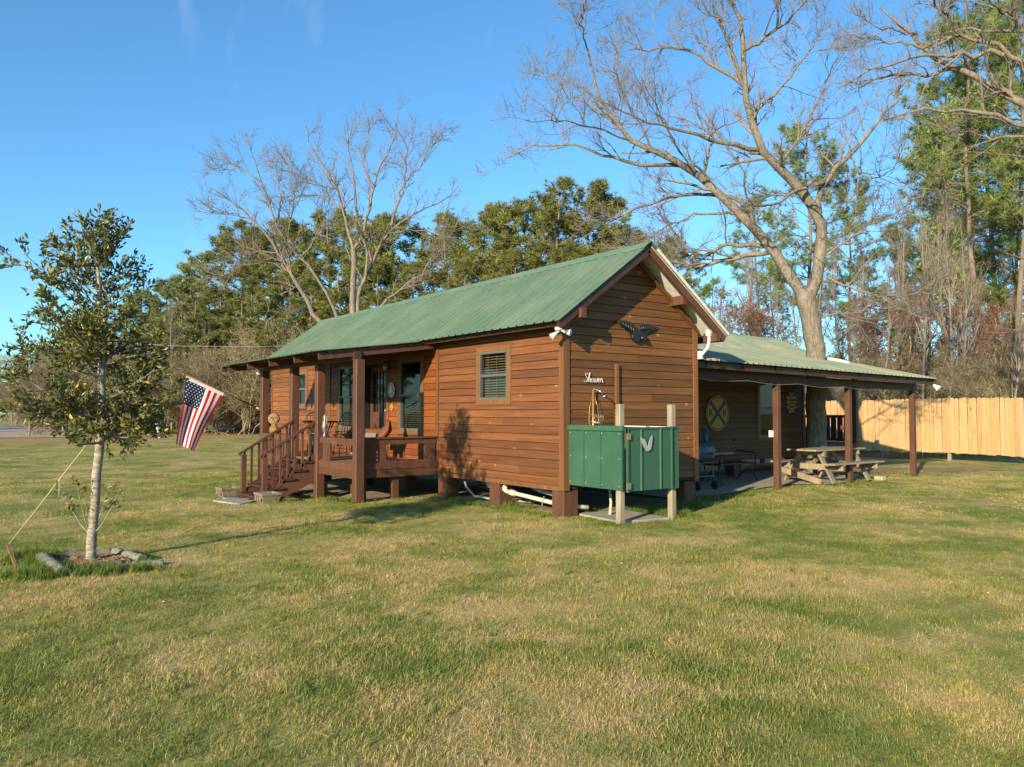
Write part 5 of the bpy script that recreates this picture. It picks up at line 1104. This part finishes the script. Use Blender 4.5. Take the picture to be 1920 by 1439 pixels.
b1 = [([(661,600),(662,545),(664,493),(663,467)], 7.5, 6.5), ([(663,470),(656,439),(641,392),(633,355),(619,327),(600,305),(581,272),(570,225)], 5, 1),
 ([(663,468),(675,455),(691,411),(700,355),(708,317),(725,292),(742,249),(747,215)], 5, 1), ([(670,600),(672,549),(688,511),(703,477),(725,439),(734,424),(759,411),(806,389),(838,374),(860,350)], 6, 1),
 ([(734,424),(741,383),(759,342),(763,289),(755,250)], 4, .8), ([(690,592),(744,549),(791,511),(822,477),(845,455)], 4, .8), ([(672,545),(690,500),(682,440),(668,400),(664,340),(655,280),(650,225)], 4.5, .9),
 ([(633,355),(600,345),(560,330),(525,300)], 2.4, .7), ([(700,355),(680,310),(690,260),(700,215)], 2.6, .7), ([(759,342),(790,310),(810,275),(822,250)], 2.2, .7), ([(641,392),(620,370),(580,365),(540,375)], 2.2, .7), ([(725,439),(770,430),(820,440),(860,430)], 2.2, .7)]
b2 = [([(603,606),(569,555),(541,508),(525,477),(503,446),(478,414),(431,374),(395,352)], 6, 1), ([(634,600),(603,530),(563,483),(534,455),(519,417),(506,386),(491,342),(472,292),(462,250)], 5, 1),
 ([(519,417),(528,380),(520,330),(512,300)], 2.4, .7), ([(491,342),(455,320),(430,300),(415,330)], 2.2, .7), ([(478,414),(440,400),(405,400),(385,395)], 2.0, .7), ([(541,508),(500,490),(450,500),(410,520)], 2.4, .7), ([(525,477),(480,470),(430,450)], 2.2, .6), ([(534,455),(545,420),(550,370),(556,330)], 2.4, .7), ([(563,483),(600,440),(612,400),(620,370)], 2.6, .7)]
q = at(D3, 664, HY); traced_tree('bare_tree', 'tall leafless tree with forked pale trunks behind the cabin ridge', b1, D3, (q.x, q.y, -.1), 13, 'barkpecan', u3*.82, wig=.11, lv=((14, .9, 2.3), (7, .4, 1.0), (3, .2, .5)), rmin=.0045)
q = at(D3+1, 625, HY); traced_tree('bare_tree', 'leafless tree leaning left behind the far end of the roof', b2, D3+1, None, 14, 'barkpecan', u3*.82, wig=.11, lv=((14, .9, 2.2), (7, .4, 1.0), (3, .2, .5)), rmin=.0045)
# --- young oak in its timber-edged bed
g = np.random.default_rng(77); TB = np.array([-.30, -6.40, 0.])
def rel(px, py, d=8.3): return np.array(at(d, px, py))-TB
tr = np.stack([rel(170,1062), rel(174,980), rel(180,900), rel(187,830), rel(192,740), rel(190,640), rel(187,560), rel(182,480), rel(168,425)])
tr = jitter_chain(g, tr, 16, .006)[None]; trr = np.concatenate([np.linspace(.052,.043,8), np.linspace(.040,.006,8)])[None]
nb = 86; t = .36+.61*g.uniform(0, 1, nb)**1.2; s = (t-.37)/.6; p, d, r = sample(tr, trr, t[None]); az = np.arange(nb)*2.4+g.uniform(-.4,.4,nb); el = g.uniform(-.05,.55,nb)+.45*s
sr = np.cos(az)*.594+np.sin(az)*.804; Lb = (.74*(1-s)**.42+.20)*g.uniform(.6,1.25,nb)*np.where(sr > .3, .72, 1.08); Dd = np.stack([np.cos(az)*np.cos(el), np.sin(az)*np.cos(el), np.sin(el)], 1); C = [p[0]]
for j in range(6): Dd = nrm(Dd+g.normal(size=Dd.shape)*.10+np.array([0,0,.03])); C.append(C[-1]+Dd*(Lb/6)[:, None])
PBr = np.stack(C, 1); RBr = np.maximum(r[0][:, None]*.32*np.linspace(1,.3,7)[None], .004)
P2, R2 = grow(g, PBr, RBr, 10, .16, .42, (.4,.95), .15, .14, 5, t0=.1, rr=.6, rmin=.0024); kp = g.uniform(0, 1, len(P2)) < np.repeat(np.where(s > .45, .55, .95)*np.clip(Lb/.8, .4, 1), 10); P2, R2 = P2[kp], R2[kp]; P3, R3 = grow(g, P2, R2, 2, .08, .2, (.4,.9), .1, .15, 3, t0=.3, rr=.6, rmin=.002)
ws = np.stack([np.stack([rel(172,1018)*0+np.array([0,0,.28]), v*.35+np.array([0,0,.40]), v*.75+np.array([0,0,.62]), v+np.array([0,0,.80])]) for v in (np.array([-.42,-.25,0]), np.array([-.25,.2,0]), np.array([.32,.22,0]), np.array([.12,-.16,.05]))]); wr = np.tile(np.array([.008,.006,.004,.003]), (4,1))
wt, wtr = grow(g, ws, wr, 6, .08, .25, (.4,.9), .1, .15, 4, t0=.45, rr=.6, rmin=.002)
V, F = tubes_np([(tr, trr, 12), (ws, wr, 5)]); trunk = mesh_np('trunk', V, [F], M['barksap']); VT, FT = tubes_np([(PBr, RBr, 5), (P2, R2, 4), (P3, R3, 3), (wt, wtr, 3)])
def along(P, R, k, a): tt = g.uniform(a, 1, (len(P), k)); q, dd, _ = sample(P, R, tt); return q.reshape(-1, 3), dd.reshape(-1, 3)
A1 = along(P2, R2, 11, .25); A2 = along(P3, R3, 6, .15); A3 = along(PBr, RBr, 6, .5); A4 = along(wt, wtr, 4, .3); lp_ = np.concatenate([A1[0], A2[0], A3[0], A4[0]]); ld = np.concatenate([A1[1], A2[1], A3[1], A4[1]])
V, F, va = leaves_np(g, lp_+g.normal(size=lp_.shape)*.012, .066, .42, dirs=ld+np.array([0,0,.1])); va = np.where(va > .955, 1.0, va*.72); crown = mesh_np('crown', np.concatenate([VT, V]), [FT, F+len(VT)], [M['barktwig'], M['oak']], np.concatenate([np.zeros(len(VT)), va]), np.concatenate([np.zeros(len(FT)), np.ones(len(F))]), smooth=False)
tree_obj('young_oak', 'young leafy evergreen oak staked in a timber-edged bed', 'tree', trunk, crown, tuple(TB))
# bed, timbers, stake and guy rope
sheet('mulch_bed', [(-.72,-6.72),(.18,-6.62),(.30,-6.08),(-.52,-6.06)], M['soil'], .03, wob=.04, seed=2)
def gp2(px, py): q = on(2, 0, px, py); return Vector((q.x, q.y, 0))
for lab, a, b, r_, z in (('greenish landscape timber at the left end of the tree bed', gp2(78,1055), gp2(118,1083), .075, .06), ('sunken timber along the front of the tree bed', gp2(125,1080), gp2(232,1062), .06, .035), ('half-buried timber along the back of the tree bed', gp2(85,1052), gp2(212,1040), .055, .04),
                         ('short timber at the back right corner of the tree bed', gp2(214,1040), gp2(268,1054), .055, .05), ('rotted dark timber at the right end of the tree bed', gp2(246,1063), gp2(308,1060), .06, .02)):
    m = MB(); n_ = 12; z -= .02; pts = [a.lerp(b, i/n_)+Vector((random.uniform(-.006,.006), random.uniform(-.006,.006), z)) for i in range(n_+1)]; m.tube(pts, [r_*random.uniform(.84,1.06) for _ in pts], 9); tag(m.build('landscape_timber', M['timber'] if 'timber' in M else M['greyw']), lab, 'timber')
m = MB(); sa = gp2(44,1086); sb = Vector(at(8.55, 14, 1022)); m.beam(sa-Vector((0,0,.05)), sb, .026, .026); m.beam(sb, sb+(sb-sa).normalized()*.025, .04, .04); tag(m.build('wooden_stake', M['carved']), 'leaning wooden stake driven in beside the tree bed', 'stake')
tie = Vector(at(8.35, 150, 850)); m = MB(); m.tube([sb-Vector((0,0,.01)), sb.lerp(tie, .5)-Vector((0,0,.012)), sb.lerp(tie,.72), tie, Vector(at(8.3, 186, 800))], .0042, 5); k = sb.lerp(tie, .72); m.tube([k, k+Vector((.0,.0,-.09)), k+Vector((.004,0,-.19))], .0035, 5); tag(m.build('guy_rope', M['rope']), 'pale guy rope from the stake up to the young oak', 'rope')

for i, (x, y, k_) in enumerate([(34,8,.75),(38,16,.75),(32,24,.75),(40,30,.75),(30,33,.75),(44,2,.75),(46,-10,.75)]+[(-96+i_*6.2+random.uniform(-2,2), -22-i_*3.6+random.uniform(-3,3), random.uniform(.55,.75)) for i_ in range(16)]):
    tree_obj('pine_tree', 'tall pine standing across the yard opposite the cabin', 'pine tree', PF[(0, 2, 4)[i % 3]][0], PF[(0, 2, 4)[i % 3]][1], (x, y, G(x, y)-.05), 'pines across the yard', (k_*1.25, k_*1.25, k_), random.uniform(0, 6.28))
# ------------------------------------------------------------------ grass
def clump(name, seed, nb, h, w, rad, mat, lean=(.3,1.25)):
    g = np.random.default_rng(seed); a = g.uniform(0, 6.28, nb); rr = rad*np.sqrt(g.uniform(0, 1, nb)); b = np.stack([rr*np.cos(a), rr*np.sin(a), np.zeros(nb)], 1)
    az = g.uniform(0, 6.28, nb); le = g.uniform(lean[0], lean[1], nb); L = h*g.uniform(.55, 1.25, nb); d = np.stack([np.cos(az), np.sin(az), np.zeros(nb)], 1); sd = np.stack([-np.sin(az), np.cos(az), np.zeros(nb)], 1)*(w*g.uniform(.7,1.3,nb))[:, None]/2
    up = np.array([0, 0, 1.]); m1 = b+d*(L*.45*np.sin(le*.6))[:, None]+up*(L*.5*np.cos(le*.6))[:, None]; tp = m1+d*(L*.5*np.sin(le*1.15))[:, None]+up*(L*.5*np.cos(le*1.15))[:, None]
    V = np.stack([b-sd, b+sd, m1+sd*.8, m1-sd*.8, tp], 1).reshape(-1, 3); i = np.arange(nb)[:, None]*5; me = mesh_np(name, V, [i+np.array([[0, 1, 2, 3]]), i+np.array([[3, 2, 4]])], mat, np.repeat(g.uniform(0, 1, nb), 5), smooth=False); return me
def clump_coll(name, metas):
    c = bpy.data.collections.new(name)
    for k, me in enumerate(metas): o = bpy.data.objects.new('grass_clump', me); c.objects.link(o)
    return c
CG = clump_coll('grass_clumps', [clump('grass_clump', s, 46, .050, .0032, .090, M['blade'], (.85,1.5)) for s in range(6)])
CF = clump_coll('grass_clumps_far', [clump('grass_clump', 20+s, 46, .052, .0065, .18, M['blade'], (.8,1.5)) for s in range(4)])
CW = clump_coll('lush_clumps', [clump('grass_clump', 40+s, 26, .17, .007, .06, M['weed'], (.1,.9)) for s in range(4)])
def inside(x, y, poly):
    r_ = np.zeros(x.shape, bool); k = len(poly)
    for i in range(k):
        (x0, y0), (x1, y1) = poly[i], poly[(i+1) % k]; c = ((y0 > y) != (y1 > y)); r_ ^= c & (x < (x1-x0)*(y-y0)/(y1-y0+1e-12)+x0)
    return r_
NOGRASS = [[(-9,-1.3),(-3.9,-1.35),(-3.55,.05),(-1.2,.25),(-.3,.5),(-.3,3.05),(-13,3.05),(-13,.1),(-9,.1)], [(-3.6,3.1),(-.85,3.1),(-.7,4.6),(-.95,5.6),(-1.1,7.4),(-.65,8.2),(-.7,9.2),(-1.6,10.6),(-2.6,11.1),(-3.6,11.2)], [(-.1,.36),(.96,.25),(1.08,1.1),(.05,1.2)], [(-6.5,3),(-3,3),(-3,11),(-6.5,11)],
           [(-12,11.6),(-2.4,11.5),(-1.7,12.8),(-.6,16.2),(1.2,17.6),(3,18),(4,22),(-20,24),(-16,16)], [(-.66,-6.66),(.12,-6.57),(.24,-6.12),(-.48,-6.12)], [(p.x, p.y) for p in (on(2,-.13,400,941), on(2,-.13,440,936), on(2,-.13,488,940), on(2,-.13,450,948))]]
def scatter_obj(name, P, rot, scl, coll, n_pick, label=None):
    me = bpy.data.meshes.new(name); me.vertices.add(len(P)); me.vertices.foreach_set('co', P.astype(np.float32).ravel())
    a = me.attributes.new('rot', 'FLOAT_VECTOR', 'POINT'); a.data.foreach_set('vector', rot.astype(np.float32).ravel())
    a = me.attributes.new('scl', 'FLOAT_VECTOR', 'POINT'); a.data.foreach_set('vector', scl.astype(np.float32).ravel())
    a = me.attributes.new('pick', 'INT', 'POINT'); a.data.foreach_set('value', np.random.default_rng(1).integers(0, n_pick, len(P)).astype(np.int32))
    o = obj(name, me); struct(o, 'stuff'); ng = bpy.data.node_groups.new(name, 'GeometryNodeTree'); ng.interface.new_socket('Geometry', in_out='INPUT', socket_type='NodeSocketGeometry'); ng.interface.new_socket('Geometry', in_out='OUTPUT', socket_type='NodeSocketGeometry')
    N = ng.nodes; gi = N.new('NodeGroupInput'); go = N.new('NodeGroupOutput'); ip = N.new('GeometryNodeInstanceOnPoints'); ci = N.new('GeometryNodeCollectionInfo'); ci.inputs['Collection'].default_value = coll; ci.inputs['Separate Children'].default_value = True; ci.inputs['Reset Children'].default_value = True
    def na(nm, typ): q = N.new('GeometryNodeInputNamedAttribute'); q.data_type = typ; q.inputs['Name'].default_value = nm; return q.outputs['Attribute']
    ip.inputs['Pick Instance'].default_value = True; L = ng.links; L.new(gi.outputs[0], ip.inputs['Points']); L.new(ci.outputs[0], ip.inputs['Instance']); L.new(na('pick', 'INT'), ip.inputs['Instance Index'])
    e2r = N.new('FunctionNodeEulerToRotation'); L.new(na('rot', 'FLOAT_VECTOR'), e2r.inputs[0]); L.new(e2r.outputs[0], ip.inputs['Rotation']); L.new(na('scl', 'FLOAT_VECTOR'), ip.inputs['Scale']); L.new(ip.outputs[0], go.inputs[0])
    md = o.modifiers.new('grass', 'NODES'); md.node_group = ng
    if label: o['label'] = label
    return o
def lawn(r0, r1, dens, seed, half):      # points in a wedge in front of the camera, wide enough for a step aside
    g = np.random.default_rng(seed); A = half*(r1*r1-r0*r0); n = int(A*dens); r_ = np.sqrt(g.uniform(r0*r0, r1*r1, n)); th = g.uniform(-half, half, n)+math.pi/2+YAW
    x = CAMP.x+r_*np.cos(th); y = CAMP.y+r_*np.sin(th); k = np.ones(n, bool)
    for p in NOGRASS: k &= ~inside(x, y, p)
    x, y = x[k], y[k]; pt_ = np.sin(x*.83+1.7*np.sin(y*.61)+.5)*np.sin(y*.97+1.4*np.sin(x*.53)); k = g.uniform(0, 1, len(x)) > .55*np.clip((pt_-.35)/.4, 0, 1); x, y = x[k], y[k]; n = len(x); patch = .5+.5*np.sin(x*1.7+1.3*np.sin(y*1.1))*np.sin(y*1.9+1.1*np.sin(x*.9)); s = g.uniform(.65, 1.15, n)*(.8+.45*patch)
    return np.stack([x, y, gz(x, y)-.004], 1), np.stack([g.normal(size=n)*.12, g.normal(size=n)*.12, g.uniform(0, 6.28, n)], 1), np.stack([s, s, s*g.uniform(.75, 1.15, n)], 1)
def cat3(parts): return [np.concatenate([p[i] for p in parts]) for i in range(3)]
P, R_, S_ = cat3([lawn(2.2, 5.5, 330, 1, .82), lawn(5.5, 9, 230, 2, .76), lawn(9, 14, 120, 3, .74)]); scatter_obj('grass', P, R_, S_, CG, 6)
P, R_, S_ = cat3([lawn(14, 24, 30, 4, .72), lawn(24, 45, 7, 5, .70)]); scatter_obj('grass', P, R_, S_, CF, 4)
g = np.random.default_rng(9); Q = []      # lush growth where the mower does not reach
def strip(a, b, n, w, s): t = g.uniform(0, 1, n); Q.append(np.stack([a[0]+(b[0]-a[0])*t+g.normal(size=n)*w, a[1]+(b[1]-a[1])*t+g.normal(size=n)*w, g.uniform(.5, 1.1, n)*s], 1))
strip((-.75,-6.85),(.3,-6.85),150,.10,.75); strip((.3,-6.85),(.55,-6.0),110,.10,.75); strip((-.95,-6.95),(-.7,-6.7),90,.12,.9); strip((.1,-7.15),(.35,-6.95),60,.08,.8); strip((-.6,-5.95),(.3,-5.9),50,.06,.5)
strip((-3.6,-.12),(-.1,-.15),260,.10,.45); strip((-1.5,.1),(-1.1,.15),30,.08,.9); strip((.05,.5),(.1,1.4),90,.10,.6); strip((.1,1.35),(1.1,1.5),160,.12,.7); strip((.3,1.5),(.2,2.9),220,.16,.65); strip((-.1,3.1),(-.5,5.8),160,.12,.55)
strip((-5.4,-1.85),(-3.6,-1.85),120,.08,.5); strip((-5.3,-2.6),(-4.8,-2.6),60,.1,.6); strip((-7.1,-2.9),(-6.8,-2.4),60,.1,.6); strip((-9.2,-1.6),(-8.7,-1.9),60,.12,.6); strip((1.0,.0),(1.2,.2),18,.06,.5); strip((1.0,1.4),(1.2,1.25),18,.05,.6); strip((-1.9,5.8),(-1.4,6.1),26,.1,.6); strip((-.6,6.2),(-.5,6.4),14,.05,.6); strip((-.6,8.9),(-.5,9.1),14,.05,.6); strip((-.62,11.9),(-.5,12.1),14,.05,.6)
Q = np.concatenate(Q); n = len(Q); k = ~(inside(Q[:,0], Q[:,1], NOGRASS[5])|inside(Q[:,0], Q[:,1], NOGRASS[2])); Q = Q[k]; n = len(Q)
scatter_obj('lush_grass', np.stack([Q[:,0], Q[:,1], gz(Q[:,0], Q[:,1])-.004], 1), np.stack([g.normal(size=n)*.1, g.normal(size=n)*.1, g.uniform(0, 6.28, n)], 1), np.repeat(Q[:,2:3], 3, 1), CW, 4)
# fallen leaves, small weeds in the lawn, chips in the tree bed
fl_mats = [plain('fallen_leaf', (.30,.15,.05), .8, nz=.4), plain('fallen_leaf_pale', (.42,.29,.13), .8, nz=.4)]
def leafm(k): m = MB(); m.add([(0,0,0),(.022,.012,.008),(.052,.0,.004),(.022,-.012,.008)], [(0,1,2),(0,2,3)]); me = m.mesh('fallen_leaf'); me.materials.append(fl_mats[k]); return me
CL = clump_coll('fallen_leaf_set', [leafm(0), leafm(1)])
P, R_, S_ = cat3([lawn(2.4, 14, .9, 31, .76)]); P[:, 2] += .035; R_[:, :2] *= 3; scatter_obj('fallen_leaves', P, R_, np.repeat(np.random.default_rng(3).uniform(.5, 1.0, (len(P), 1)), 3, 1), CL, 2)
P, R_, S_ = cat3([lawn(2.4, 13, 1.3, 33, .76)]); scatter_obj('lawn_weeds', P, R_, np.repeat(np.random.default_rng(4).uniform(.28, .5, (len(P), 1)), 3, 1), CW, 4)
def chipm(): m = MB(); m.box((-.018,-.006,-.003),(.018,.006,.003)); me = m.mesh('wood_chip'); me.materials.append(M['litter']); return me
CC = clump_coll('wood_chip_set', [chipm()]); g = np.random.default_rng(12); n = 900; x = g.uniform(-.75, .32, n); y = g.uniform(-6.75, -6.02, n); k = inside(x, y, [(-.70,-6.70),(.16,-6.60),(.28,-6.10),(-.50,-6.08)])
x, y = x[k], y[k]; n = len(x); scatter_obj('mulch', np.stack([x, y, np.full(n, .036)], 1), np.stack([g.normal(size=n)*.3, g.normal(size=n)*.3, g.uniform(0, 6.28, n)], 1), np.repeat(g.uniform(.6, 1.6, (n, 1)), 3, 1), CC, 1)
for o in list(bpy.data.objects):
    if '_w' in o.keys(): del o['_w']
